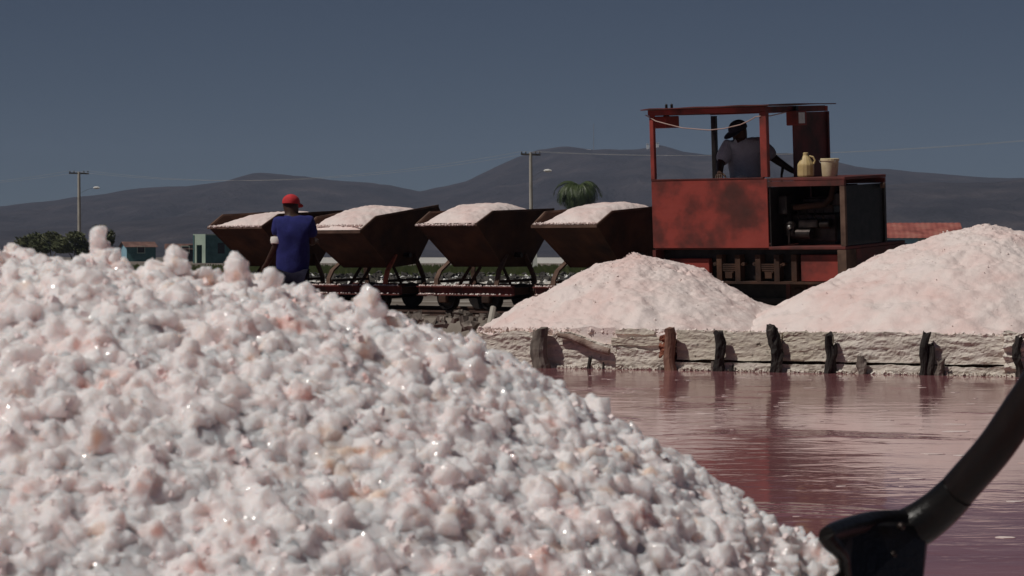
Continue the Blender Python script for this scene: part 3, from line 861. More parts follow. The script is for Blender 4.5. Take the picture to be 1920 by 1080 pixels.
# ------------------------------------------------------------------ wagons
def make_wagon():
    root = empty('tip_wagon', (0, 0, 0), label='x', cat='tip wagon', group='tip wagons of salt behind the locomotive')
    # hopper: root part is the bottom, its walls are sub-parts
    yb0, yb1, zb = -0.13, 0.36, 0.47
    L0, L1 = 0.33, 0.405           # half length at bottom and top
    t = 0.012; LZ = 0.94
    m = MB(); m.span((-L0, yb0, zb), (L0, yb1, zb + t)); hop = m.build('hopper', M['rust'], root)
    def sheet(poly, nrm, nm, mat):
        mb = MB(); mb.prism(poly, Vector(nrm) * t)
        return mb.build(nm, mat, hop)
    near = [(-L0, yb0, zb), (L0, yb0, zb), (L1, -0.72, LZ), (-L1, -0.72, LZ)]
    sheet(near, (0, 0.5, 0.8), 'side_panel', M['rust'])
    far = [(-L0, yb1, zb), (L0, yb1, zb), (L1 + 0.012, 0.74, 1.02), (-L1 - 0.012, 0.74, 1.02)]
    sheet(far, (0, -0.8, 0.5), 'side_panel', M['rust'])
    for sgn in (-1, 1):
        xe = lambda z: L0 + (z - zb) * (L1 - L0) / (LZ - zb) + 0.003
        e = [(sgn * xe(z), y, z) for y, z in ((yb0 - 0.004, zb), (-0.724, LZ - 0.001), (-0.45, 1.075), (0.70, 1.11), (0.765, 1.02), (yb1 + 0.004, zb))]
        sheet(e, (sgn * 0.98, 0, -0.1), 'end_plate', M['rust'])
        # rim strip along the top of the end plate and a stiffening rib
        r = MB(); r.beam((sgn * (xe(1.08) + 0.006), -0.45, 1.08), (sgn * (xe(1.115) + 0.006), 0.70, 1.115), 0.02, 0.022)
        r.beam((sgn * (xe(LZ + 0.003) + 0.006), -0.724, LZ + 0.003), (sgn * (xe(1.08) + 0.006), -0.45, 1.08), 0.02, 0.022)
        r.build('rim', M['rustlight'], hop)
    r = MB(); r.beam((-L1 - 0.02, -0.728, LZ - 0.005), (L1 + 0.02, -0.728, LZ - 0.005), 0.022, 0.03); r.build('lip', M['rustlight'], hop)
    C = [(random.uniform(-L1, L1), random.gauss(-0.722, 0.006), LZ + 0.012 + random.uniform(-0.004, 0.008)) for _ in range(170)]
    C += [(random.uniform(-0.64, 0.64), random.uniform(-0.405, -0.37), 0.270) for _ in range(120)] + [(random.uniform(-0.64, 0.64), random.uniform(-0.405, -0.37), 0.176) for _ in range(90)]
    v, f = crystals(np.array(C), rng.uniform(0.003, 0.010, len(C)))
    o = np_mesh('spilled_salt', v, f, M['saltclod'], root); o['kind'] = 'stuff'
    # underframe
    for y in (-0.36, 0.36):
        m = MB()
        m.span((-0.66, y - 0.004, 0.165), (0.66, y + 0.004, 0.262))
        m.span((-0.66, y - 0.05, 0.254), (0.66, y + 0.004, 0.266)); m.span((-0.66, y - 0.05, 0.160), (0.66, y + 0.004, 0.172))
        m.build('frame_channel', M['dullred'], root)
    for x in (-0.6, 0.6):
        m = MB(); m.span((x - 0.04, -0.354, 0.17), (x + 0.04, 0.354, 0.25)); m.build('cross_beam', M['rust'], root)
    for sgn in (-1, 1):
        m = MB(); m.lathe([(0.02, -0.03), (0.075, -0.03), (0.08, 0.03), (0.02, 0.03)], (sgn * 0.69, 0, 0.21), 12, 'X'); m.build('buffer', M['rust'], root)
    for x in (-0.30, 0.30):
        m = MB(); m.tube([(x, -0.40, 0.13), (x, 0.40, 0.13)], 0.024, 8); m.build('axle', M['dark'], root)
        for y in (-0.31, 0.31):
            sg = 1 if y > 0 else -1
            m = MB(); m.lathe([(0.03, 0.045 * sg), (0.05, 0.04 * sg), (0.05, 0.02 * sg), (0.10, 0.014 * sg), (0.105, 0.028 * sg), (0.128, 0.028 * sg), (0.130, -0.022 * sg), (0.150, -0.024 * sg), (0.150, -0.036 * sg), (0.03, -0.03 * sg)], (x, y, 0.13), 20, 'Y')
            m.build('wheel', M['dark'], root)
        for y in (-0.385, 0.385):
            m = MB(); m.span((x - 0.055, y - 0.03, 0.08), (x + 0.055, y + 0.03, 0.164)); m.build('axle_box', M['rust'], root, bevel=0.01)
    # cradle legs at both ends, curved, plus straight struts
    for x in (-0.37, 0.37):
        for y, b_ in ((-0.36, -0.10), (0.36, 0.26)):
            m = MB()
            pts = [Vector((x * 1.12, y, 0.26)), Vector((x * 1.14, y * 0.96, 0.34)), Vector((x * 1.10, y * 0.8 + b_ * 0.1, 0.43)), Vector((x * 1.02, b_ + 0.3 * (y - b_), 0.52)), Vector((x * 0.98, b_, 0.60))]
            for a1, a2 in zip(pts[:-1], pts[1:]): m.beam(a1, a2 + (a2 - a1) * 0.06, 0.022, 0.055, up=(1, 0, 0))
            m.build('cradle_leg', M['rustlight'], root)
        m = MB(); m.beam((x * 1.05, -0.34, 0.315), (x * 1.05, 0.34, 0.315), 0.02, 0.03); m.build('cross_tie', M['rust'], root)
        m = MB(); m.tube([(x * 0.86, 0.08, 0.60), (x * 1.22, 0.08, 0.60)], 0.028, 8); m.build('pivot_pin', M['dark'], root)
    for x, y in ((-0.12, -0.34), (0.02, -0.34), (0.10, 0.34)):
        m = MB(); m.beam((x, y, 0.26), (x + 0.03, y * 0.45, 0.475), 0.02, 0.03); m.build('strut', M['rust'], root)
    return root

def copy_tree(o, parent=None):
    c = o.copy(); link(c, parent)
    for ch in list(o.children): copy_tree(ch, c)
    return c

def wagon_pose(root, u, roll, yaw, dz=0.0):
    root.location = T(u, VC, RZ + dz); root.rotation_euler = (ROLL * 0.5, 0, -TH + yaw)
    for ch in root.children:
        if ch.name.startswith('hopper'):
            ch.rotation_euler = (roll, 0, 0)

def load(u, roll, yaw, seed, label, peak=0.20, px_shift=0.0, ysh=0.0):
    root_loc = T(u, VC, RZ)
    nx, ny = 70, 110
    X_, Y_ = np.meshgrid(np.linspace(-0.398, 0.398, nx), np.linspace(-0.715, 0.72, ny), indexing='ij')
    sx = X_ / 0.398; sy = (Y_ - 0.0) / 0.72
    base = 0.94 + (1.03 - 0.94) * (Y_ + 0.715) / 1.435
    d = np.clip(1 - np.abs(sx - px_shift * (1 - sx ** 2)) ** 4.0, 0, 1) ** 0.9 * np.clip(1 - np.abs(np.clip(sy - ysh, -1, 1)) ** 2.0, 0, 1) ** 0.75
    z = base + peak * d + 0.014 * fbm(X_ / 0.22, Y_ / 0.22, seed=seed, oct=3) + 0.006 * fbm(X_ / 0.05, Y_ / 0.05, seed=seed + 1, oct=2)
    z[0, :] -= 0.06; z[-1, :] -= 0.06; z[:, 0] = np.minimum(z[:, 0], 0.93); z[:, -1] -= 0.05
    z = np.maximum(z, 0.47 + (-0.13 - Y_) * (0.47 / 0.59) + 0.02)
    V = np.stack([X_, Y_, z], -1).reshape(-1, 3)
    o = np_mesh('salt_load', V, grid_faces(nx, ny), M['saltmound'], smooth_=True, tint=np.ones((len(V), 3)))
    tag(o, label, 'salt load', 'salt loads heaped in the wagons')
    o.location = root_loc
    R = Euler((ROLL * 0.5, 0, -TH + yaw)).to_matrix() @ Euler((roll, 0, 0)).to_matrix()
    o.rotation_euler = R.to_euler()
    return o

WAG = [  # u, hopper roll, yaw, label, load label, load peak, load shifts
    (-2.40, 0.012, 0.00, 'rusty tip wagon coupled directly behind the red locomotive cab', 'heap of salt in the wagon nearest the locomotive, with a dark mark on it', 0.165, -0.1, 0.05),
    (-4.00, -0.022, 0.00, 'rusty tip wagon second from the locomotive, below the utility pole', 'rounded heap of salt in the second wagon from the locomotive', 0.19, -0.1, 0.0),
    (-5.57, 0.068, 0.00, 'tilted rusty tip wagon just right of the person in blue', 'broad heap of salt in the tilted wagon beside the person in blue', 0.165, -0.15, 0.0),
    (-7.09, -0.01, 0.00, 'rusty tip wagon at the left end of the train behind the person in blue', 'heap of salt in the leftmost wagon behind the person in blue', 0.13, 0.1, 0.0)]
proto = make_wagon()
for i, (u, roll, yaw, lab, llab, pk, sx_, sy_) in enumerate(WAG):
    o = proto if i == 0 else copy_tree(proto)
    wagon_pose(o, u, roll, yaw); o['label'] = lab
    load(u, roll, yaw, 100 + i * 7, llab, pk, sx_, sy_)
    if i == 2:
        for ch in o.children:       # one cradle leg of this wagon still has its orange paint
            if ch.name.startswith('cradle_leg'):
                if ch.matrix_local is not None and ch.data.vertices[0].co.x > 0 and ch.data.vertices[0].co.y < 0:
                    ch.data = ch.data.copy(); ch.data.materials[0] = M['orange']; ch['label'] = 'orange painted curved leg'
# couplings are hooked between neighbours
for i, ua in enumerate([-1.6, -3.2, -4.785, -6.33]):
    m = MB(); p = T(ua, VC, RZ + 0.2)
    d = Vector((cT, -sT, 0))
    m.tube([p - d * 0.14, p - d * 0.05 + Vector((0, 0, -0.03)), p + d * 0.05 + Vector((0, 0, -0.03)), p + d * 0.14], 0.016, 8)
    o = m.build('coupling_bar', M['dark'])
    tag(o, ['short iron coupling between the locomotive and the first wagon', 'iron coupling between the first and second wagons from the locomotive',
            'iron coupling between the second wagon from the locomotive and the tilted wagon', 'iron coupling between the tilted wagon and the leftmost wagon'][i], 'coupling', 'couplings between the wagons')

# ------------------------------------------------------------------ locomotive (local: x along, y away from the camera, z above the rail)
loco = empty('diesel_locomotive', T(0, 0, RZ), (ROLL, 0, -TH), 'small red rusty narrow gauge locomotive with open cab and exposed engine', 'locomotive')
UL = upx(1229, 0.0); UR = 0.055; UF = upx(1590, 0.0); W_ = 1.25; HW = 0.86
def lp(name, mat, fn, **kw):
    m = MB(); fn(m); return m.build(name, mat, kw.pop('parent', loco), **kw)
# frame
lp('deck_plate', M['dullred'], lambda m: (m.span((UL, 0.035, 0.655), (0.055, W_, 0.685)), m.span((0.055, -0.012, 0.655), (UF, W_, 0.685))), bevel=0.004)
lp('frame_side', M['dark'], lambda m: m.span((UL + 0.03, 0.16, 0.34), (UF - 0.02, 0.19, 0.653)))
lp('frame_side', M['dullred'], lambda m: m.span((UL + 0.03, W_ - 0.1, 0.34), (UF - 0.02, W_ - 0.07, 0.653)))
lp('side_box', M['red'], lambda m: m.span((UL + 0.14, 0.085, 0.33), (UL + 0.62, 0.155, 0.56)), bevel=0.006)
lp('side_box', M['red'], lambda m: m.span((0.38, 0.06, 0.33), (UF - 0.10, 0.155, 0.60)), bevel=0.006)
lp('underframe_filler', M['dark'], lambda m: m.span((-0.66, 0.36, 0.06), (0.08, 0.90, 0.32)), bevel=0.02)  # dark box added to block the bright gap between the wheels
lp('filler_bar', M['dark'], lambda m: m.beam((UL + 0.1, 0.24, 0.12), (UF - 0.1, 0.24, 0.12), 0.03, 0.05))  # dark bar added to help darken the same gap
lp('bottom_flange', M['rust'], lambda m: m.span((UL + 0.03, 0.02, 0.305), (UF - 0.02, 0.20, 0.328)))
lp('end_column', M['rustlight'], lambda m: m.span((UF - 0.095, -0.01, 0.30), (UF + 0.004, 0.20, 0.652)))
lp('buffer_beam', M['dullred'], lambda m: m.span((UF - 0.03, 0.203, 0.28), (UF + 0.006, W_ + 0.02, 0.652)))
lp('buffer_beam', M['dullred'], lambda m: m.span((UL - 0.012, 0.0, 0.30), (UL + 0.026, W_, 0.652)))
lp('coupler_pocket', M['dark'], lambda m: (m.span((UL - 0.14, VC - 0.12, 0.2), (UL - 0.014, VC + 0.12, 0.38)), m.span((UF + 0.008, VC - 0.12, 0.2), (UF + 0.14, VC + 0.12, 0.38))))
for x in (-0.86, 0.30):
    for y in (0.31, 0.94):
        sg = -1 if y < 0.6 else 1
        m = MB(); m.lathe([(0.03, 0.05 * sg), (0.07, 0.05 * sg), (0.07, 0.03 * sg), (0.16, 0.012 * sg), (0.165, 0.035 * sg), (0.198, 0.035 * sg), (0.20, -0.03 * sg), (0.225, -0.032 * sg), (0.225, -0.045 * sg), (0.03, -0.04 * sg)], (x, y, 0.2), 24, 'Y')
        m.build('wheel', M['dark'], loco)
    m = MB(); m.tube([(x, 0.24, 0.2), (x, 1.0, 0.2)], 0.035, 8); m.build('axle', M['dark'], loco)
# axle guards, springs and hangers seen between the red boxes
for x in (-0.58, -0.36, -0.12, 0.10, 0.30):
    lp('hanger_plate', M['rust'], lambda m: m.span((x - 0.03, 0.06, 0.33), (x + 0.03, 0.155, 0.60)))
for x in (-0.47, 0.0):
    def spring(m):
        for k in range(5):
            L = 0.17 - k * 0.03
            m.beam((x - L, 0.10, 0.50 - k * 0.02), (x + L, 0.10, 0.50 - k * 0.02), 0.06, 0.015)
        m.tube([(x - 0.17, 0.07, 0.505), (x - 0.17, 0.13, 0.505)], 0.02, 8); m.tube([(x + 0.17, 0.07, 0.505), (x + 0.17, 0.13, 0.505)], 0.02, 8)
        m.span((x - 0.04, 0.06, 0.36), (x + 0.04, 0.14, 0.42))
    lp('leaf_spring', M['rust'], spring)
for x in (-0.86, 0.30):
    lp('axle_box', M['rust'], lambda m: (m.span((x - 0.09, 0.14, 0.10), (x + 0.09, 0.25, 0.302)), m.lathe([(0.06, -0.03), (0.07, 0.0)], (x, 0.14, 0.20), 12, 'Y')), bevel=0.008)
    lp('axle_guard', M['dullred'], lambda m: (m.span((x - 0.15, 0.15, 0.06), (x - 0.10, 0.19, 0.303)), m.span((x + 0.10, 0.15, 0.06), (x + 0.15, 0.19, 0.303)), m.span((x - 0.15, 0.152, 0.04), (x + 0.15, 0.188, 0.068))))
# cab
PZ = 1.375
lp('cab_side_panel', M['red'], lambda m: m.span((UL, -0.006, 0.672), (UR, 0.008, PZ)), bevel=0.003)
lp('cab_top_rail', M['dullred'], lambda m: m.span((UL, -0.012, PZ), (UR - 0.04, 0.02, PZ + 0.012)))
lp('cab_side_panel', M['red'], lambda m: m.span((UL, W_ - 0.02, 0.688), (UR, W_, PZ - 0.12)), bevel=0.003)
lp('cab_rear_panel', M['red'], lambda m: m.span((UL, 0.011, 0.688), (UL + 0.012, W_ - 0.023, PZ - 0.10)))
lp('cab_front_panel', M['dullred'], lambda m: m.span((0.045, 0.55, 0.688), (0.06, W_ - 0.023, 2.035)))
lp('cab_floor', M['dark'], lambda m: m.span((UL + 0.02, 0.20, 0.40), (-0.03, W_ - 0.12, 0.42)))
RH = 2.05
lp('cab_post', M['red'], lambda m: m.span((UL, -0.010, PZ + 0.012), (UL + 0.048, 0.036, RH)), bevel=0.004)
lp('cab_post', M['red'], lambda m: m.span((-0.015, -0.010, PZ + 0.012), (0.065, 0.050, RH)), bevel=0.004)
lp('cab_post', M['dark'], lambda m: m.span((UL, W_ - 0.05, PZ - 0.119), (UL + 0.055, W_, RH - 0.02)), bevel=0.004)
lp('cab_post', M['dullred'], lambda m: m.span((0.035, W_ - 0.0205, 0.689), (0.085, W_ + 0.01, RH - 0.012)), bevel=0.004)
lp('roof_beam', M['red'], lambda m: m.span((UL - 0.01, -0.02, RH), (0.07, 0.03, RH + 0.055)), bevel=0.004)
lp('roof_beam', M['red'], lambda m: m.span((UL - 0.01, W_ - 0.05, RH - 0.01), (0.075, W_, RH + 0.045)), bevel=0.004)
lp('roof_beam', M['dullred'], lambda m: m.span((0.02, 0.032, RH - 0.008), (0.068, W_ - 0.052, RH + 0.05)))
lp('roof_beam', M['dullred'], lambda m: m.span((UL - 0.006, 0.032, RH - 0.004), (UL + 0.04, W_ - 0.052, RH + 0.05)))
def roof(m):
    nx, ny = 14, 8
    V = []; 
    for k, dz in ((0, 0.0), (1, 0.010)):
        for i in range(nx + 1):
            for j in range(ny + 1):
                x = UL - 0.065 + (0.20 - UL) * i / nx; y = -0.07 + (W_ + 0.14) * j / ny
                z = RH + 0.062 + dz + 0.003 * math.sin(i * 1.3 + j * 0.7) - (0.008 if i == 0 else 0)
                V.append((x, y, z))
    n1 = (nx + 1) * (ny + 1); Fs = []
    for i in range(nx):
        for j in range(ny):
            a = i * (ny + 1) + j
            q = (a, a + ny + 1, a + ny + 2, a + 1)
            Fs.append(q[::-1]); Fs.append(tuple(p + n1 for p in q))
    rim = [i * (ny + 1) for i in range(nx + 1)] + [nx * (ny + 1) + j for j in range(1, ny + 1)] + [i * (ny + 1) + ny for i in range(nx - 1, -1, -1)] + [j for j in range(ny - 1, 0, -1)]
    for p, q in zip(rim, rim[1:] + rim[:1]): Fs.append((p, q, q + n1, p + n1))
    m.add(V, Fs)
lp('roof_sheet', M['dullred'], roof)
def bolts(m):
    for px in (1261, 1271):
        u = upx(px, 0.1); m.lathe([(0.014, 0), (0.014, 0.035), (0.006, 0.045)], (u, 0.1, RH + 0.072), 8)
lp('roof_bolts', M['dark'], bolts)
# lamps
def lamp(u0, du, v0, dv, z0, dz, lens_sign):
    b = lp('head_lamp', M['red'], lambda m: m.span((u0, v0, z0), (u0 + du, v0 + dv, z0 + dz)), bevel=0.006)
    x = u0 + du if lens_sign > 0 else u0
    mm = MB(); mm.span((x - 0.004, v0 + 0.03, z0 + 0.02), (x + 0.008 * lens_sign, v0 + dv * 0.72, z0 + dz - 0.02)); mm.build('lens', M['glass'] if lens_sign > 0 else M['dark'], b)
    mm = MB(); mm.span((u0 + du * 0.3, v0 + dv * 0.4, z0 + dz), (u0 + du * 0.6, v0 + dv * 0.6, RH + 0.05)); mm.build('bracket', M['dark'], b)
lamp(upx(1238, 0.12), 0.135, 0.12, 0.27, 1.915, 0.125, -1)
lamp(upx(1484, 0.46), 0.13, 0.46, 0.20, 1.90, 0.15, 1)
# drooping cable
pts = []
cab = [(1222, 216), (1240, 227), (1262, 233), (1290, 240), (1340, 244), (1368, 241), (1398, 234), (1414, 227), (1428, 219), (1436, 218), (1455, 219), (1483, 214)]
for k, (px, py) in enumerate(cab):
    v = -0.015 if k < 10 else -0.015 + (k - 9) * 0.15
    u = upx(px, v)
    pts.append((u, v, tz(py, u, v) - RZ))
lp('lamp_cable', M['cable'], lambda m: m.tube(pts, 0.006, 6))
# hood
lp('hood_top', M['dullred'], lambda m: m.span((0.062, -0.005, PZ - 0.028), (UF + 0.006, HW, PZ)), bevel=0.003)
lp('hood_rail', M['dullred'], lambda m: m.span((0.057, -0.008, PZ - 0.085), (UF, 0.03, PZ - 0.031)))
lp('hood_rail', M['dullred'], lambda m: m.span((0.07, HW - 0.03, PZ - 0.085), (UF, HW, PZ - 0.031)))
lp('hood_post', M['rustlight'], lambda m: m.span((UF - 0.055, -0.006, 0.688), (UF + 0.002, 0.034, PZ - 0.088)), bevel=0.003)
lp('hood_post', M['dark'], lambda m: m.span((UF - 0.055, HW - 0.04, 0.688), (UF + 0.002, HW, PZ - 0.088)), bevel=0.003)
lp('radiator_frame', M['dark'], lambda m: m.span((UF - 0.075, 0.037, 0.69), (UF - 0.02, HW - 0.042, PZ - 0.09)))
lp('grille_mesh', M['dark'], lambda m: [m.beam((UF - 0.014, 0.05, 0.72 + k * 0.0135), (UF - 0.014, HW - 0.055, 0.72 + k * 0.0135), 0.006, 0.004) for k in range(42)])
lp('filler_cap', M['rustlight'], lambda m: m.lathe([(0.03, 0), (0.03, 0.03), (0.018, 0.04)], (UF + 0.004, HW - 0.10, PZ - 0.11), 10, 'X'))
lp('hood_far_panel', M['dark'], lambda m: m.span((0.085, HW - 0.025, 0.69), (0.62, HW - 0.012, PZ - 0.09)))
lp('bulkhead', M['dark'], lambda m: m.span((0.065, 0.01, 0.69), (0.08, HW - 0.04, PZ - 0.09)))
# engine
eng = lp('engine_block', M['grease'], lambda m: (m.span((0.16, 0.30, 0.72), (0.66, 0.60, 1.00)), m.span((0.20, 0.33, 1.0), (0.62, 0.57, 1.10))), bevel=0.012)
def ep(name, mat, fn, **kw): return lp(name, mat, fn, parent=eng, **kw)
ep('rocker_cover', M['grease'], lambda m: m.span((0.24, 0.37, 1.103), (0.58, 0.53, 1.165)), bevel=0.02)
ep('exhaust_manifold', M['rust'], lambda m: (m.tube([(0.22, 0.24, 1.07), (0.40, 0.22, 1.085), (0.58, 0.23, 1.10), (0.64, 0.25, 1.16), (0.66, 0.28, 1.28)], [0.03, 0.03, 0.032, 0.034, 0.03], 10)))
for k in range(4):
    x = 0.26 + k * 0.095
    ep('injector_pipe', M['grease'], lambda m: m.tube([(x, 0.26, 1.04), (x + 0.01, 0.22, 0.98), (x + 0.03, 0.26, 0.92)], 0.010, 6))
ep('injection_pump', M['grease'], lambda m: (m.span((0.28, 0.20, 0.86), (0.50, 0.298, 0.95)), m.lathe([(0.045, -0.03), (0.05, 0.0), (0.05, 0.09)], (0.54, 0.25, 0.90), 12, 'X')), bevel=0.01)
ep('oil_filter', M['grease'], lambda m: m.lathe([(0.02, 0.0), (0.048, 0.01), (0.05, 0.13), (0.03, 0.15)], (0.20, 0.20, 0.78), 14))
ep('starter_motor', M['grease'], lambda m: m.tube([(0.20, 0.23, 0.80), (0.42, 0.23, 0.80)], [0.055, 0.055], 14))
ep('air_filter', M['dark'], lambda m: m.lathe([(0.04, 0.0), (0.09, 0.01), (0.095, 0.12), (0.03, 0.14)], (0.70, 0.34, 1.08), 16))
ep('hose', M['dark'], lambda m: m.tube([(0.66, 0.36, 1.22), (0.70, 0.32, 1.28), (0.78, 0.28, 1.29), (0.84, 0.3, 1.24)], 0.028, 8))
ep('fan_pulley', M['grease'], lambda m: m.lathe([(0.02, -0.02), (0.08, -0.02), (0.07, 0.0), (0.08, 0.02), (0.02, 0.02)], (0.70, 0.45, 0.90), 16, 'X'))
for k in range(6):
    a = k * PI / 3
    R = Matrix.Rotation(a, 3, 'X')
    ep('fan_blade', M['dark'], lambda m: m.box(Vector((0.76, 0.45, 0.93)) + R @ Vector((0, 0, 0.10)), (0.012, 0.06, 0.16), R))
ep('bell_housing', M['grease'], lambda m: m.lathe([(0.20, 0), (0.20, 0.03), (0.13, 0.08)], (0.085, 0.45, 0.90), 18, 'X'))
ep('bright_fitting', M['brightsteel'], lambda m: m.lathe([(0.010, 0), (0.022, 0.005), (0.022, 0.03), (0.012, 0.04)], (upx(1483, 0.12), 0.12, tz(427, 0.28, 0.12) - RZ), 8, 'Y'))
ep('dipstick_tube', M['grease'], lambda m: m.tube([(upx(1483, 0.14), 0.14, 0.70), (upx(1484, 0.14), 0.14, 0.82), (upx(1490, 0.14), 0.2, 0.9)], 0.011, 6))
ep('fuel_bowl', M['rustlight'], lambda m: m.lathe([(0.01, -0.04), (0.04, -0.03), (0.042, 0.03), (0.015, 0.045)], (upx(1450, 0.12), 0.12, tz(373, 0.1, 0.12) - RZ), 10))
ep('side_tank', M['dark'], lambda m: m.span((0.09, 0.13, 1.0), (0.19, 0.25, 1.20)), bevel=0.015)
ep('oil_sump', M['dark'], lambda m: m.span((0.2, 0.34, 0.69), (0.62, 0.56, 0.718)))
# cab controls
lp('control_stand', M['dark'], lambda m: (m.span((-0.55, 0.78, 0.425), (-0.35, 1.0, 1.18)), m.tube([(-0.42, 0.82, 1.18), (-0.34, 0.76, 1.36)], 0.012, 6)))
lp('drive_lever', M['dark'], lambda m: m.tube([(-0.02, 0.44, 0.5), (-0.01, 0.40, 1.40), (0.02, 0.38, 1.48)], [0.014, 0.013, 0.018], 8))

# things on the hood
def on_loco(u, v, z):
    return Matrix.Translation(T(0, 0, RZ)) @ Euler((ROLL, 0, -TH)).to_matrix().to_4x4() @ Vector((u, v, z))
jp = on_loco(upx(1518, 0.30), 0.30, PZ + 0.001)
j = empty('plastic_jug', jp, (ROLL * 0.8, 0, -TH + 0.4), 'yellowed plastic jug with tapering shoulders standing on the engine hood', 'jug')
m = MB(); m.lathe([(0.05, 0.0), (0.082, 0.006), (0.085, 0.02), (0.085, 0.118), (0.080, 0.135), (0.050, 0.185), (0.030, 0.212), (0.026, 0.222)], n=14)
m.build('jug_body', M['jug'], j)
m = MB(); m.lathe([(0.027, 0.2225), (0.027, 0.243), (0.02, 0.247)], n=12); m.build('jug_cap', M['jug'], j)
m = MB(); m.tube([(0.035, 0.0, 0.21), (0.075, 0, 0.20), (0.094, 0, 0.165), (0.082, 0, 0.13)], 0.010, 8); m.build('jug_handle', M['jug'], j)
bp_ = on_loco(upx(1563, 0.32), 0.32, PZ + 0.001)
b_ = empty('plastic_bucket', bp_, (ROLL * 0.8, 0.02, -TH), 'round cream plastic bucket on the engine hood right of the jug', 'bucket')
m = MB(); m.lathe([(0.03, 0.0), (0.074, 0.0), (0.078, 0.01), (0.091, 0.165), (0.086, 0.165), (0.074, 0.02), (0.03, 0.016)], n=20); m.build('bucket_body', M['bucket'], b_, smooth_=True, auto=0.6)
m = MB(); m.lathe([(0.0925, 0.155), (0.0965, 0.158), (0.0965, 0.178), (0.088, 0.182), (0.087, 0.1665), (0.0925, 0.1665)], n=20, cap=False); m.build('bucket_rim', M['bucket'], b_)
m = MB(); m.tube([(0.094 * math.cos(t), -0.05 - 0.0 * t, 0.165 - 0.05 * math.sin(t)) for t in np.linspace(0, PI, 9)], 0.003, 5)
m.build('bucket_handle', M['wire'], b_)

# ------------------------------------------------------------------ people
def skin_obj(name, nodes, edges, mat, parent, root=None, sub=2):
    keys = list(nodes)
    me = bpy.data.meshes.new(name)
    me.from_pydata([nodes[k][0] for k in keys], [(keys.index(a), keys.index(b)) for a, b in edges], [])
    o = bpy.data.objects.new(name, me); COL.objects.link(o)
    o.modifiers.new('skin', 'SKIN')
    sd = me.skin_vertices[0].data
    for i, k in enumerate(keys):
        r = nodes[k][1]
        sd[i].radius = (r, r) if not hasattr(r, '__len__') else r
        sd[i].use_root = (k == root)
    o.modifiers[0].use_smooth_shade = True
    s = o.modifiers.new('sub', 'SUBSURF'); s.levels = sub; s.render_levels = sub
    dg = bpy.context.evaluated_depsgraph_get()
    me2 = bpy.data.meshes.new_from_object(o.evaluated_get(dg))
    me2.name = name
    bpy.data.objects.remove(o)
    me2.materials.clear(); me2.materials.append(mat)
    me2.polygons.foreach_set('use_smooth', [True] * len(me2.polygons))
    return link(bpy.data.objects.new(name, me2), parent)

def folds(o, amp=0.014, sc=0.13, seed=3, stretch=(1, 1, 0.45)):
    me = o.data; n = len(me.vertices)
    co = np.empty(n * 3, np.float32); me.vertices.foreach_get('co', co); co = co.reshape(-1, 3).astype(float)
    no = np.empty(n * 3, np.float32); me.vertices.foreach_get('normal', no); no = no.reshape(-1, 3)
    h = 1 - 2 * np.abs(fbm(co[:, 0] * stretch[0] / sc, co[:, 1] * stretch[1] / sc, co[:, 2] * stretch[2] / sc, seed=seed, oct=3))
    co = co + no * (amp * (h + 1) * 0.6 + 0.004)[:, None]
    me.vertices.foreach_set('co', co.astype(np.float32).ravel()); me.update()
    return o

def add_hand(nodes, edges, wrist, d, side, palm_n, tagk, curl=0.7):
    """wrist: key; d: direction of the hand; side: towards the thumb; palm_n: out of the palm"""
    w = Vector(nodes[wrist][0]); d = Vector(d).normalized(); side = Vector(side); side = (side - d * side.dot(d)).normalized(); pn = Vector(palm_n)
    nodes[tagk + 'palm'] = (w + d * 0.055, (0.034, 0.020)); edges.append((wrist, tagk + 'palm'))
    nodes[tagk + 'kn'] = (w + d * 0.085, (0.036, 0.017)); edges.append((tagk + 'palm', tagk + 'kn'))
    for k, (o, L) in enumerate(((0.030, 0.068), (0.010, 0.077), (-0.010, 0.070), (-0.029, 0.055))):
        a = w + d * 0.100 + side * o
        nodes[f'{tagk}f{k}a'] = (a, 0.0105); edges.append((tagk + 'kn', f'{tagk}f{k}a'))
        b = a + (d * math.cos(curl * 0.6) + pn * math.sin(curl * 0.6)) * L * 0.5
        nodes[f'{tagk}f{k}b'] = (b, 0.0092); edges.append((f'{tagk}f{k}a', f'{tagk}f{k}b'))
        c = b + (d * math.cos(curl * 1.7) + pn * math.sin(curl * 1.7)) * L * 0.5
        nodes[f'{tagk}f{k}c'] = (c, 0.0078); edges.append((f'{tagk}f{k}b', f'{tagk}f{k}c'))
    a = w + d * 0.045 + side * 0.042
    nodes[tagk + 'ta'] = (a, 0.013); edges.append((tagk + 'palm', tagk + 'ta'))
    nodes[tagk + 'tb'] = (a + (d * 0.7 + side * 0.5 + pn * 0.4) * 0.04, 0.0105); edges.append((tagk + 'ta', tagk + 'tb'))
    nodes[tagk + 'tc'] = (a + (d * 1.45 + side * 0.65 + pn * 0.9) * 0.042, 0.0085); edges.append((tagk + 'tb', tagk + 'tc'))

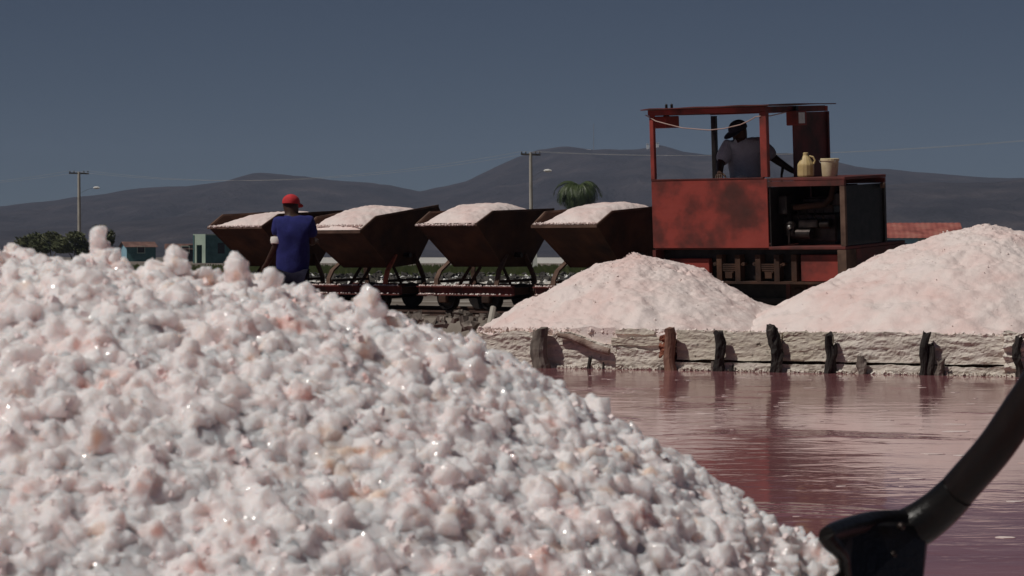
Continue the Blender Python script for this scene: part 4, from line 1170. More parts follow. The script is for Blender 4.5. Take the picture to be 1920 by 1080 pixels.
def add_head(nodes, edges, neck, c, fwd, up=(0, 0, 1)):
    """c: centre of the skull; fwd: facing direction"""
    c = Vector(c); f = Vector(fwd).normalized(); up = Vector(up); up = (up - f * up.dot(f)).normalized(); r = f.cross(up)
    nodes['skull'] = (c + up * 0.0 - f * 0.012, (0.078, 0.086)); edges.append((neck, 'skull'))
    nodes['crown'] = (c + up * 0.065 - f * 0.010, (0.066, 0.074)); edges.append(('skull', 'crown'))
    nodes['jaw'] = (c - up * 0.070 + f * 0.045, (0.046, 0.040)); edges.append(('skull', 'jaw'))
    nodes['chin'] = (c - up * 0.102 + f * 0.068, (0.026, 0.022)); edges.append(('jaw', 'chin'))
    nodes['nose'] = (c - up * 0.022 + f * 0.098, (0.014, 0.014)); edges.append(('skull', 'nose'))
    for s, k in ((1, 'earr'), (-1, 'earl')):
        nodes[k] = (c - up * 0.012 + r * s * 0.088 - f * 0.01, (0.018, 0.012)); edges.append(('skull', k))
    return c, f, up, r

def face_bits(parent, c, f, up, r):
    for s in (1, -1):
        m = MB(); p = c + up * 0.012 + f * 0.072 + r * s * 0.033
        m.lathe([(0.001, -0.012), (0.008, -0.009), (0.0115, 0), (0.008, 0.009), (0.001, 0.012)], p, 8); m.build('eye', M['eye'], parent, smooth_=True)
    m = MB(); p = c - up * 0.058 + f * 0.083
    m.beam(p - r * 0.022, p + r * 0.022, 0.012, 0.010); m.build('mouth', M['skin'], parent)

def cap(parent, c, f, up, r, mat, name='cap', rad=0.098, visor=True):
    R = Matrix((f, -r, up)).transposed()
    m = MB(); prof = [(rad * math.cos(t), 0.088 * math.sin(t)) for t in np.linspace(0, PI / 2 - 0.08, 8)]
    mm = MB(); mm.lathe([(rad * 0.985, -0.02)] + prof, n=18)
    m.add([R @ (Vector((p[0] * 1.12, p[1] * 0.94, p[2]))) + c + up * 0.036 for p in mm.v], mm.f)
    o = m.build(name, mat, parent, smooth_=True, auto=1.0)
    if visor:
        n = 9; V = []
        for k in range(n):
            a = -1.15 + 2.3 * k / (n - 1)
            ri = rad * 1.0; ro = rad * (1.0 + 0.82 * math.cos(a * 0.95))
            V.append((ri * math.cos(a) * 1.1, ri * math.sin(a) * 0.94, 0.0)); V.append((ro * math.cos(a) * 1.02 + 0.01, ro * math.sin(a) * 0.8, -0.030 * math.cos(a) + 0.004 * abs(a)))
        V = [R @ Vector(p) + c + up * 0.022 for p in V]
        V2 = [p + up * 0.006 for p in V]
        Fs = []
        nn = len(V)
        for k in range(n - 1):
            a = 2 * k; q = (a, a + 1, a + 3, a + 2)
            Fs.append(q); Fs.append(tuple(i + nn for i in q[::-1])); Fs.append((a + 1, a + 3, a + 3 + nn, a + 1 + nn))
        m = MB(); m.add(V + V2, Fs); m.build('visor', mat, o)
    return o

# -- the driver in the cab
DY = 27.94
def D(px, py, dy=0.0):
    p = P(px, py, DY)
    return p + Vector((0, dy, 0))
d0 = D(1394, 480); d0.z = RZ + 0.42 + 0.035
drv = empty('person', d0, label='driver in dark cap and grey checked shirt leaning over inside the locomotive cab', cat='person')
def L(v): return Vector(v) - d0
nd = {}; ed = []
nd['pel'] = (L(D(1399, 352, 0.02)), (0.150, 0.105))
nd['wai'] = (L(D(1398, 326, 0.0)), (0.150, 0.110)); ed.append(('pel', 'wai'))
nd['che'] = (L(D(1396, 294, -0.03)), (0.170, 0.118)); ed.append(('wai', 'che'))
nd['ucl'] = (L(D(1394, 276, -0.03)), (0.115, 0.085)); ed.append(('che', 'ucl'))
nd['nek'] = (L(D(1390, 264, -0.05)), 0.058); ed.append(('ucl', 'nek'))
hc = L(D(1384, 247, -0.08))
hf = Vector((-0.74, -0.52, -0.42))
hp = add_head(nd, ed, 'nek', hc, hf)
# screen-left arm to the cab side
nd['sl'] = (L(D(1367, 278, -0.05)), 0.064); ed.append(('ucl', 'sl'))
nd['el'] = (L(D(1348, 309, -0.16)), 0.046); ed.append(('sl', 'el'))
nd['wl'] = (L(D(1345, 327, -0.34)), 0.032); ed.append(('el', 'wl'))
add_hand(nd, ed, 'wl', (-0.15, -0.9, -0.25), (1, 0, 0.1), (0, -0.2, -1), 'hl', 0.9)
# screen-right arm reaching back to the lever
nd['sr'] = (L(D(1422, 274, -0.02)), 0.064); ed.append(('ucl', 'sr'))
nd['er'] = (L(D(1457, 301, 0.0)), 0.045); ed.append(('sr', 'er'))
nd['wr'] = (L(D(1486, 321, -0.04)), 0.032); ed.append(('er', 'wr'))
add_hand(nd, ed, 'wr', (0.9, -0.1, -0.35), (0, -0.8, 0.5), (0, 0.2, -1), 'hr', 0.9)
for s, k in ((-1, 'l'), (1, 'r')):
    hip = nd['pel'][0] + Vector((0.095 * s, 0.0, -0.06))
    nd['hip' + k] = (hip, 0.085); ed.append(('pel', 'hip' + k))
    kn = Vector((hip.x + 0.02 * s, hip.y - 0.03, hip.z * 0.53)); nd['kne' + k] = (kn, 0.058); ed.append(('hip' + k, 'kne' + k))
    an = Vector((kn.x, kn.y + 0.05, 0.06)); nd['ank' + k] = (an, 0.042); ed.append(('kne' + k, 'ank' + k))
    nd['toe' + k] = (an + Vector((-0.05, -0.16, -0.035)), (0.042, 0.028)); ed.append(('ank' + k, 'toe' + k))
body = skin_obj('body', nd, ed, M['skin'], drv, 'pel')
face_bits(body, *hp)
cap(drv, *hp, M['darkcap'])
g = 0.018
sh = {k: (nd[k][0], tuple(np.array(nd[k][1]) + g) if hasattr(nd[k][1], '__len__') else nd[k][1] + g + 0.006) for k in ('pel', 'wai', 'che', 'ucl', 'sl', 'sr')}
sh['pel'] = (nd['pel'][0] + Vector((0, 0, 0.02)), (0.172, 0.128))
sh['sl2'] = (nd['sl'][0].lerp(nd['el'][0], 0.86), 0.066)
sh['sr2'] = (nd['sr'][0].lerp(nd['er'][0], 0.80), 0.064)
sh['col'] = (nd['ucl'][0].lerp(nd['nek'][0], 0.55), 0.074)
folds(skin_obj('shirt', sh, [('pel', 'wai'), ('wai', 'che'), ('che', 'ucl'), ('ucl', 'col'), ('ucl', 'sl'), ('sl', 'sl2'), ('ucl', 'sr'), ('sr', 'sr2')], M['shirt'], drv, 'pel', sub=3))
tr = {'pel': (nd['pel'][0] + Vector((0, 0, -0.02)), (0.158, 0.12))}
te = []
for k in 'lr':
    tr['hip' + k] = (nd['hip' + k][0], 0.10); tr['kne' + k] = (nd['kne' + k][0], 0.075); tr['ank' + k] = (nd['ank' + k][0] + Vector((0, 0, 0.03)), 0.068)
    te += [('pel', 'hip' + k), ('hip' + k, 'kne' + k), ('kne' + k, 'ank' + k)]
skin_obj('trousers', tr, te, M['trouser'], drv, 'pel')
m = MB()
pl = L(D(1389, 335, -0.155))
m.lathe([(0.02, -0.03), (0.055, -0.02), (0.07, 0.0), (0.05, 0.02), (0.015, 0.03)], pl, 10); m.build('white_cloth', M['white'], drv, smooth_=True)

m = MB()
cc = nd['ucl'][0] + Vector((-0.045, -0.125, 0.03))
for s_ in (-1, 1):
    m.prism([cc + Vector((0.052 * s_, 0.035, 0.055)), cc + Vector((0.078 * s_, 0.02, 0.012)), cc + Vector((0.012 * s_, -0.012, -0.055)), cc + Vector((0.006 * s_, -0.006, -0.035))], (0, -0.008, 0))
m.build('collar', M['shirt'], drv)
m = MB(); m.prism([cc + Vector((-0.05, 0.034, 0.055)), cc + Vector((0.05, 0.034, 0.055)), cc + Vector((0.0, -0.008, -0.05))], (0, -0.004, 0)); m.build('neck_opening', M['skin'], drv)

# -- the worker in blue
BY = 29.1
def B(px, py, dy=0.0):
    return P(px, py, BY) + Vector((0, dy, 0))
b0 = B(550, 480); b0.z = 0.0
wk = empty('person', b0, label='worker in blue T-shirt and red cap seen from behind beside the wagons', cat='person')
def L(v): return Vector(v) - b0
nd = {}; ed = []
nd['pel'] = (L(B(549, 512, 0.0)), (0.155, 0.110))
nd['wai'] = (L(B(549, 482, 0.0)), (0.150, 0.105)); ed.append(('pel', 'wai'))
nd['che'] = (L(B(550, 442, -0.01)), (0.172, 0.118)); ed.append(('wai', 'che'))
nd['ucl'] = (L(B(549, 420, 0.0)), (0.115, 0.085)); ed.append(('che', 'ucl'))
nd['nek'] = (L(B(547, 404, 0.02)), 0.058); ed.append(('ucl', 'nek'))
hp = add_head(nd, ed, 'nek', L(B(545, 385, 0.04)), Vector((0.35, 0.93, -0.08)))
nd['sl'] = (L(B(524, 420, 0.0)), 0.062); ed.append(('ucl', 'sl'))
nd['el'] = (L(B(519, 460, -0.05)), 0.044); ed.append(('sl', 'el'))
nd['wl'] = (L(B(498, 497, 0.08)), 0.031); ed.append(('el', 'wl'))
add_hand(nd, ed, 'wl', (-0.4, 0.5, -0.6), (0.2, 0.7, 0.5), (0.6, 0.3, 0.2), 'hl', 0.8)
nd['sr'] = (L(B(576, 418, 0.02)), 0.062); ed.append(('ucl', 'sr'))
nd['er'] = (L(B(584, 455, 0.06)), 0.044); ed.append(('sr', 'er'))
nd['wr'] = (L(B(586, 452, 0.30)), 0.031); ed.append(('er', 'wr'))
add_hand(nd, ed, 'wr', (0.2, 0.9, 0.1), (-0.6, 0, 0.8), (0, 0, -1), 'hr', 0.8)
for s, k in ((-1, 'l'), (1, 'r')):
    hip = nd['pel'][0] + Vector((0.095 * s, 0.0, -0.06))
    nd['hip' + k] = (hip, 0.088); ed.append(('pel', 'hip' + k))
    kn = Vector((hip.x + 0.02 * s, hip.y + 0.03, 0.42)); nd['kne' + k] = (kn, 0.058); ed.append(('hip' + k, 'kne' + k))
    an = Vector((kn.x, kn.y - 0.04, 0.02)); nd['ank' + k] = (an, 0.042); ed.append(('kne' + k, 'ank' + k))
    nd['toe' + k] = (an + Vector((0.02 * s, 0.16, -0.03)), (0.042, 0.028)); ed.append(('ank' + k, 'toe' + k))
body = skin_obj('body', nd, ed, M['skin'], wk, 'pel')
face_bits(body, *hp)
cp = cap(wk, *hp, M['redcap'], rad=0.100)
sh = {}
sh['pel'] = (nd['pel'][0] + Vector((0.0, 0, -0.09)), (0.190, 0.146))
for k in ('wai', 'che', 'ucl'): sh[k] = (nd[k][0], (nd[k][1][0] + 0.024, nd[k][1][1] + 0.022))
sh['sl'] = (nd['sl'][0], 0.086); sh['sr'] = (nd['sr'][0], 0.084)
sh['sl2'] = (nd['sl'][0].lerp(nd['el'][0], 0.62), 0.078); sh['sr2'] = (nd['sr'][0].lerp(nd['er'][0], 0.72), 0.074)
sh['col'] = (nd['ucl'][0].lerp(nd['nek'][0], 0.5), 0.074)
folds(skin_obj('t_shirt', sh, [('pel', 'wai'), ('wai', 'che'), ('che', 'ucl'), ('ucl', 'col'), ('ucl', 'sl'), ('sl', 'sl2'), ('ucl', 'sr'), ('sr', 'sr2')], M['blue'], wk, 'pel', sub=3), seed=5)
cu0 = nd['sl'][0].lerp(nd['el'][0], 0.66); cu1 = nd['sl'][0].lerp(nd['el'][0], 0.96)
m = MB(); m.tube([cu0, cu0.lerp(cu1, 0.5), cu1], [0.074, 0.076, 0.062], 14); m.build('sleeve_cuff', M['white'], wk, smooth_=True, auto=0.9)
tr = {'pel': (nd['pel'][0] + Vector((0, 0, -0.03)), (0.165, 0.125))}; te = []
for k in 'lr':
    tr['hip' + k] = (nd['hip' + k][0], 0.105); tr['kne' + k] = (nd['kne' + k][0], 0.08); tr['ank' + k] = (nd['ank' + k][0] + Vector((0, 0, 0.03)), 0.07)
    te += [('pel', 'hip' + k), ('hip' + k, 'kne' + k), ('kne' + k, 'ank' + k)]
skin_obj('trousers', tr, te, M['trouser'], wk, 'pel')

# ------------------------------------------------------------------ shovel stuck in the heap
SY = 2.0
sv = empty('shovel', P(1660, 985, SY), label='black shovel with rolled shoulders stuck in the salt heap at the lower right', cat='shovel')
s0 = P(1660, 985, SY)
def Sx(px, py, y=SY): return P(px, py, y) - s0
hpts = [Sx(1668, 1008, 2.03), Sx(1718, 985, 2.025), Sx(1765, 952, 2.02), Sx(1815, 898, 2.01), Sx(1868, 836, 2.0), Sx(1925, 752, 1.99), Sx(2022, 612, 1.97), Sx(2360, 130, 1.93), Sx(2740, -410, 1.88)]
# smooth the bend
def catmull(ps, k=5):
    out = []
    for i in range(len(ps) - 1):
        p0 = ps[max(i - 1, 0)]; p1 = ps[i]; p2 = ps[i + 1]; p3 = ps[min(i + 2, len(ps) - 1)]
        for j in range(k):
            t = j / k
            out.append(0.5 * ((2 * p1) + (p2 - p0) * t + (2 * p0 - 5 * p1 + 4 * p2 - p3) * t * t + (3 * p1 - p0 - 3 * p2 + p3) * t ** 3))
    out.append(ps[-1]); return out
hp_ = catmull(hpts)
m = MB(); m.tube(hp_, [0.0142 for i in range(len(hp_))], 16); m.build('handle', M['shovelwood'], sv, smooth_=True, auto=0.9)
spts = [Sx(1628, 1030, 2.035), Sx(1655, 1014, 2.032), Sx(1690, 1000, 2.028), Sx(1725, 982, 2.025), Sx(1762, 954, 2.02), Sx(1795, 922, 2.012)]
m = MB(); m.tube(catmull(spts, 4), list(np.linspace(0.0195, 0.0144, 21)), 16); m.build('socket', M['shovelsteel'], sv, smooth_=True, auto=0.9)
# blade: a dished plate, seen almost edge on
nb, mb_ = 26, 22
tcx = Sx(1642, 990, 2.03)
wdir = Vector((0.0345, 0.125, 0.012)); down = Vector((0.030, -0.012, -0.30)); nrm = wdir.cross(down).normalized()
if nrm.x > 0: nrm = -nrm
V = []
for k, th in ((0, 0.0), (1, 0.0028)):
    for i in range(nb):
        s = -1 + 2 * i / (nb - 1)
        for j in range(mb_):
            t = j / (mb_ - 1)
            wv = 1.0 if t < 0.6 else math.sqrt(max(0.0, 1 - ((t - 0.6) / 0.42) ** 2))
            topdrop = 0.016 * abs(s) ** 1.5 * (1 - t)
            p = tcx + wdir * s * max(wv, 0.15) + down * t - Vector((0, 0, topdrop)) + nrm * (0.022 * s * s + 0.012 * math.sin(t * PI) - th)
            V.append(p)
Q = grid_faces(nb, mb_); off = nb * mb_
fs = [tuple(int(a) for a in q) for q in Q] + [tuple(int(a) + off for a in q[::-1]) for q in Q]
per = [i * mb_ for i in range(nb)] + [(nb - 1) * mb_ + j for j in range(1, mb_)] + [i * mb_ + mb_ - 1 for i in range(nb - 2, -1, -1)] + [j for j in range(mb_ - 2, 0, -1)]
for a, b2 in zip(per, per[1:] + per[:1]): fs.append((a, b2, b2 + off, a + off))
m = MB(); m.add(V, fs); m.build('blade', M['shovelsteel'], sv, smooth_=True, auto=0.6)
# near shoulder with its rolled tread, running towards the camera and left
tre = [Sx(1690, 978, 2.02), Sx(1640, 979, 2.0), Sx(1595, 988, 1.96), Sx(1562, 998, 1.925), Sx(1550, 1004, 1.91)]
m = MB(); m.tube(catmull(tre, 4), list(np.linspace(0.0095, 0.006, 17)), 10); m.build('tread', M['shovelsteel'], sv, smooth_=True, auto=0.9)
tre = [Sx(1550, 1004, 1.91), Sx(1558, 1018, 1.912), Sx(1574, 1034, 1.918), Sx(1582, 1052, 1.925), Sx(1590, 1110, 1.94)]
m = MB(); m.tube(catmull(tre, 4), list(np.linspace(0.0068, 0.004, 17)), 10); m.build('tread', M['shovelsteel'], sv, smooth_=True, auto=0.9)
# cheek plate closing the near side of the blade below the socket
def cheek(m):
    out = [Sx(1550, 1003, 1.912), Sx(1600, 985, 1.965), Sx(1660, 975, 2.0), Sx(1738, 985, 2.02), Sx(1736, 1030, 2.015), Sx(1728, 1100, 2.0), Sx(1720, 1300, 1.98), Sx(1640, 1380, 1.95), Sx(1592, 1120, 1.935), Sx(1578, 1042, 1.922)]
    m.prism(out, (0.002, 0.006, 0))
lpz = MB(); cheek(lpz); lpz.build('blade_side', M['shovelsteel'], sv, bevel=0.001)
for px, py in ((1612, 988), (1690, 987), (1674, 1040)):
    m = MB(); m.lathe([(0.0005, -0.003), (0.003, -0.0015), (0.003, 0.004)], Sx(px, py, 1.985), 10, 'Y'); m.build('rivet', M['grease'], sv, smooth_=True)

# ------------------------------------------------------------------ far things
def utility_pole(px, py_top, Y, lamp_px, lamp_py, label, r=0.15):
    top = P(px, py_top, Y); H = top.z - GZ
    root = empty('utility_pole', (top.x, top.y, GZ), label=label, cat='utility pole', group='utility poles beyond the salt pans')
    m = MB(); m.tube([(0.06, 0, -0.5), (0.03, 0, H * 0.5), (0.0, 0, H)], [r * 1.15, r, r * 0.8], 10); m.build('shaft', M['polewood'], root, smooth_=True, auto=0.8)
    w = 0.85 * Y / 232
    m = MB(); m.beam((-w, -0.12, H - 0.12), (w, 0.12, H - 0.16), 0.12, 0.13); m.build('crossarm', M['polearm'], root)
    for x in (-w * 0.92, -w * 0.5, w * 0.5, w * 0.92):
        m = MB(); m.lathe([(0.03, 0), (0.05, 0.03), (0.045, 0.12), (0.02, 0.15)], (x, 0, H - 0.07), 8); m.build('insulator', M['polearm'], root)
    lp_ = P(lamp_px, lamp_py, Y) - Vector((top.x, top.y, GZ))
    m = MB(); m.tube([(0.05, 0, lp_.z - 0.5), (lp_.x * 0.5, 0, lp_.z - 0.15), (lp_.x - 0.2, 0, lp_.z)], 0.010, 6); arm = m.build('lamp_arm', M['polearm'], root)
    m = MB(); m.lathe([(0.02, -0.30), (0.09, -0.2), (0.12, 0.05), (0.05, 0.28)], (lp_.x, 0, lp_.z), 8, 'X'); m.build('lamp_head', M['whitewall'], arm)
    return [Vector((top.x + x, top.y, GZ + H + 0.08)) for x in (-w * 0.92, w * 0.92)]
pa = utility_pole(148, 322, 232, 181, 352, 'grey utility pole with crossarm at the far left above the scrub')
pb = utility_pole(995, 286, 190, 1027, 320, 'grey utility pole with crossarm rising behind the second wagon', r=0.14)
def span(a, b, sag, label, r=0.009):
    root = empty('power_line', a[0], label=label, cat='power line', group='power lines strung between the poles')
    for p, q in zip(a, b):
        m = MB(); pts = []
        for k in range(25):
            t = k / 24
            pts.append(p.lerp(q, t) - Vector((0, 0, 4 * sag * t * (1 - t))) - a[0])
        m.tube(pts, r, 5); m.build('wire', M['wire'], root)
span(pa, pb, 1.4, 'thin sagging wires between the left pole and the middle pole')
far = [P(1980, 258, 150), P(1996, 258, 150)]
span(pb, far, 0.6, 'thin wires running right from the middle pole past the cab', r=0.008)
far2 = [P(-420, 340, 262), P(-408, 340, 262)]
span(far2, pa, 1.0, 'thin wires running off left from the left pole')

# palm
def palm(px, py_top, Y, label):
    ctr = P(px, 352, Y); H = ctr.z - GZ
    root = empty('palm_tree', (ctr.x, ctr.y, GZ), label=label, cat='palm tree')
    m = MB(); m.tube([(0.25, 0, -0.3), (0.18, 0, H * 0.3), (0.05, 0, H * 0.7), (0, 0, H)], [0.24, 0.19, 0.16, 0.15], 10); m.build('trunk', M['trunk'], root, smooth_=True)
    sc = Y / 233
    protos = []
    rd = random.Random(3)
    for p in range(5):
        # a frond leaves along +x, arches, and is blown towards -x (built already bent)
        m = MB(); pts = []
        Lf = 2.5 + 0.25 * p
        for k in range(15):
            t = k / 14
            ang = 0.85 - 2.55 * t ** 0.85 - 0.12 * p * t
            if k == 0: pts.append(Vector((0, 0, 0)))
            else: pts.append(pts[-1] + Vector((math.cos(ang), 0, math.sin(ang))) * Lf / 14)
        m.tube(pts, list(np.linspace(0.03, 0.008, 15)), 5)
        for k in range(1, 15):
            for sub in range(3):
                t = (k + sub / 3) / 15
                i = min(k, 13); q = pts[i].lerp(pts[i + 1], sub / 3)
                d = (pts[i + 1] - pts[i]).normalized()
                for s in (-1, 1):
                    Ll = 0.62 * math.sin(PI * min(0.12 + t * 0.85, 1)) + 0.1
                    tip = q + d * Ll * 0.55 + Vector((0, s * Ll * 0.55, -Ll * 0.55)) + Vector((rd.uniform(-.05, .05), rd.uniform(-.05, .05), rd.uniform(-.08, .05)))
                    w = d * 0.035
                    m.add([q - w, q + w, tip + w * 0.25, tip - w * 0.25], [(0, 1, 2, 3)])
        protos.append(m)
    meshes = []
    for k in range(90):
        az = k * 2.399963 + rd.uniform(-0.2, 0.2)
        # wind from the right: fronds gather to the left
        dx, dy = math.cos(az), math.sin(az)
        dx = dx * 0.8 - 0.30; a2 = math.atan2(dy * 0.9, dx)
        pidx = k % 5
        if k < 5: o = protos[pidx].build('frond', M['frond'], root); meshes.append(o.data)
        else: o = bpy.data.objects.new('frond', meshes[pidx]); link(o, root)
        o.location = (0.0, 0, H)
        lift = rd.uniform(-0.5, 0.30) if k % 4 else rd.uniform(0.1, 0.5)
        o.rotation_euler = (rd.uniform(-0.3, 0.3), -lift, a2)
        s = sc * rd.uniform(0.72, 1.05); o.scale = (s, s, s)
palm(1086, 335, 225, 'windblown palm tree beyond the wagon nearest the locomotive')

def shrub(px, py_top, Y, wpx, hpx, label, name='scrub_bush', cat='bush', group=None, n=900, leaf=0.16, lean=0.0, seed=0, strand=False):
    r = np.random.default_rng(seed)
    c = P(px, py_top, Y); H = c.z - GZ; Wd = wpx / F * Y
    root = empty(name, (c.x, c.y, GZ), label=label, cat=cat, group=group)
    k = 9
    cl = np.stack([r.uniform(-0.4, 0.4, k) * Wd, r.uniform(-0.3, 0.3, k) * Wd, r.uniform(0.35, 0.85, k) * H], 1)
    cl[0] = (0, 0, H * 0.84)
    idx = r.integers(0, k, n)
    d = r.normal(size=(n, 3)); d /= np.linalg.norm(d, axis=1)[:, None]
    p = cl[idx] + d * (r.random((n, 1)) ** 0.5) * np.array([Wd * 0.22, Wd * 0.2, H * 0.17])
    p[:, 2] = np.clip(p[:, 2], 0.1, H)
    p[:, 0] += lean * p[:, 2]
    a = r.normal(size=(n, 3)); a /= np.linalg.norm(a, axis=1)[:, None]
    if strand: a = a * 0.4 + np.array([-0.7, 0, 0.5])
    b = np.cross(a, r.normal(size=(n, 3))); b /= np.linalg.norm(b, axis=1)[:, None]
    l = leaf * r.uniform(0.6, 1.5, (n, 1))
    V = np.stack([p - a * l - b * l * 0.12, p - b * l * 0.45, p + a * l, p + b * l * 0.45], 1).reshape(-1, 3)
    Q = np.arange(n * 4).reshape(-1, 4)
    np_mesh('foliage', V, Q, M['leaf'], root)
    for s in range(3):
        m = MB(); q = cl[s]
        m.tube([(0.05 * s, 0, -0.2), (q[0] * 0.4, q[1] * 0.4, q[2] * 0.5), tuple(q)], [0.07, 0.05, 0.02], 6); m.build('stem', M['trunk'], root)
sg = 'scrub bushes behind the left of the heap'
shrub(55, 440, 240, 60, 30, 'low dry bush at the far left of the scrub', group=sg, n=350, seed=1, strand=True, leaf=0.25)
shrub(95, 434, 236, 80, 40, 'green scrub bush left of the far left pole', group=sg, n=2200, seed=2, strand=True, leaf=0.15)
shrub(140, 434, 228, 80, 45, 'green scrub bush at the foot of the far left pole', group=sg, n=2400, seed=3, strand=True, leaf=0.15)
shrub(192, 421, 215, 40, 60, 'dark rounded tree just behind the tallest salt spike', name='small_tree', cat='tree', n=1600, seed=4, leaf=0.14)

# houses
def corrugated(m, p00, p10, p01, p11, n=40, h=0.025, t=0.02):
    p00, p10, p01, p11 = map(Vector, (p00, p10, p01, p11))
    nr = (p10 - p00).cross(p01 - p00).normalized()
    if nr.z < 0: nr = -nr
    V = []
    for dz in (0, -t):
        for i in range(n + 1):
            s = i / n; o = nr * (h * (i % 2) + dz)
            V.append(p00.lerp(p10, s) + o); V.append(p01.lerp(p11, s) + o)
    k = 2 * (n + 1); Fs = []
    for i in range(n):
        a = 2 * i; q = (a, a + 2, a + 3, a + 1)
        Fs.append(q); Fs.append(tuple(x + k for x in q[::-1]))
        Fs.append((a, a + 2, a + 2 + k, a + k)); Fs.append((a + 1, a + 3, a + 3 + k, a + 1 + k))
    m.add(V, Fs)

def house(px0, px1, py_eave, py_ridge, Y, depth, wall_m, end_m, roof_m, label, rot=0.0, windows=(), door=None, over=0.3, gable=False):
    a = P(px0, py_eave, Y); w = (px1 - px0) / F * Y
    root = empty('house', (a.x, a.y, GZ), (0, 0, rot), label, 'house')
    he = a.z - GZ; hr = CZ - (py_ridge - HY) / F * Y - GZ
    m = MB(); m.span((0, 0, -0.2), (w, 0.18, he)); fw = m.build('wall', wall_m, root)
    m = MB(); m.span((0, depth - 0.18, -0.2), (w, depth, he)); m.build('wall', wall_m, root)
    for x in (0, w - 0.18):
        m = MB(); m.prism([(x, 0.183, -0.2), (x, depth - 0.183, -0.2), (x, depth - 0.183, he), (x, depth / 2, hr - 0.08), (x, 0.183, he)], (0.18, 0, 0)); m.build('wall', end_m, root)
    m = MB(); corrugated(m, (-over, -over, he - 0.02), (w + over, -over, he - 0.02), (-over, depth / 2, hr), (w + over, depth / 2, hr)); m.build('roof', roof_m, root)
    m = MB(); corrugated(m, (-over, depth / 2 + 0.01, hr), (w + over, depth / 2 + 0.01, hr), (-over, depth + over, he - 0.02), (w + over, depth + over, he - 0.02)); m.build('roof', roof_m, root)
    for (fx, z0, z1, ww) in windows:
        m = MB(); m.span((w * fx, -0.03, z0), (w * fx + ww, 0.01, z1)); f_ = m.build('window', M['mintwall'], root)
        m = MB(); m.span((w * fx + 0.08, -0.036, z0 + 0.08), (w * fx + ww - 0.08, -0.0, z1 - 0.08)); m.build('pane', M['darkopen'], f_)
    if door:
        m = MB(); m.span((w * door, -0.02, 0.0), (w * door + 0.9, 0.01, 2.0)); m.build('door', M['darkopen'], root)
    return root
house(238, 292, 463, 453, 330, 6.0, M['tealwall'], M['skywall'], M['roofrust'], 'low house with rusty roof and light blue end just right of the salt spike', windows=((0.35, 1.0, 1.9, 1.0),), rot=0.27)
house(313, 366, 467, 457, 320, 6.0, M['tealwall'], M['skywall'], M['roofrust'], 'low house with rusty roof and dark teal front left of the mint kiosk', windows=((0.5, 1.0, 1.9, 1.0),), rot=0.12, door=0.75)
house(1600, 1800, 446, 417, 205, 6.5, M['skywall'], M['darkopen'], M['roofred'], 'house with large patchy red sheet roof behind the right salt mound', rot=-0.06, windows=((0.2, 1.0, 2.0, 1.0), (0.6, 1.0, 2.0, 1.0)))
# teal kiosk: mint face with a doorway on the left, teal face in shade on the right
def kiosk():
    Y = 250
    a = P(362, 441, Y); he = a.z - GZ; w = 30 / F * Y
    root = empty('kiosk', (a.x, a.y, GZ), (0, 0, 0), 'flat roofed block with mint end and teal side left of the first wagon', 'building')
    # the mint face looks left and towards the camera; the teal one right and towards the camera
    r1 = Vector((1.22, -0.55, 0)); q0 = Vector((0, 0, 0)); q1 = q0 + r1
    r2 = Vector((2.7, 1.7, 0)); q2 = q1 + r2; q3 = q0 + r2
    dz0, dz1 = 0.25, 2.05
    n1 = Vector((r1.y, -r1.x, 0)).normalized() * 0.14
    def wallp(p, q, z0, z1, mat, nm='wall', par=root):
        m = MB(); d = (q - p); nn = Vector((-d.y, d.x, 0)).normalized() * 0.14
        m.prism([p + Vector((0, 0, z0)), q + Vector((0, 0, z0)), q + Vector((0, 0, z1)), p + Vector((0, 0, z1))], nn); return m.build(nm, mat, par)
    wallp(q0, q0 + r1 * 0.28, -0.2, he, M['mintwall'])
    wallp(q0 + r1 * 0.72, q1, -0.2, he, M['mintwall'])
    wallp(q0 + r1 * 0.283, q0 + r1 * 0.717, dz1 - 0.35, he, M['mintwall'])
    wallp(q1 + Vector((0.003, 0.003, 0)), q2, -0.2, he, M['tealwall'])
    wallp(q2, q3, -0.2, he, M['tealwall']); wallp(q3, q0, -0.2, he, M['tealwall'])
    m = MB(); m.prism([p + Vector((0, 0, he)) for p in (q0, q1, q2, q3)], (0, 0, 0.1)); m.build('roof', M['mintwall'], root)
    o1, o2 = q1 + r2 * 0.40, q1 + r2 * 0.62
    nn = Vector((r2.y, -r2.x, 0)).normalized() * 0.03
    m = MB(); m.prism([o1 + Vector((0, 0, 0.9)), o2 + Vector((0, 0, 0.9)), o2 + Vector((0, 0, 1.9)), o1 + Vector((0, 0, 1.9))], nn); m.build('window', M['darkopen'], root)
    m = MB(); m.span((0.35, 0.6, 0.0), (1.1, 0.7, 1.75)); m.build('door', M['darkopen'], root)
kiosk()

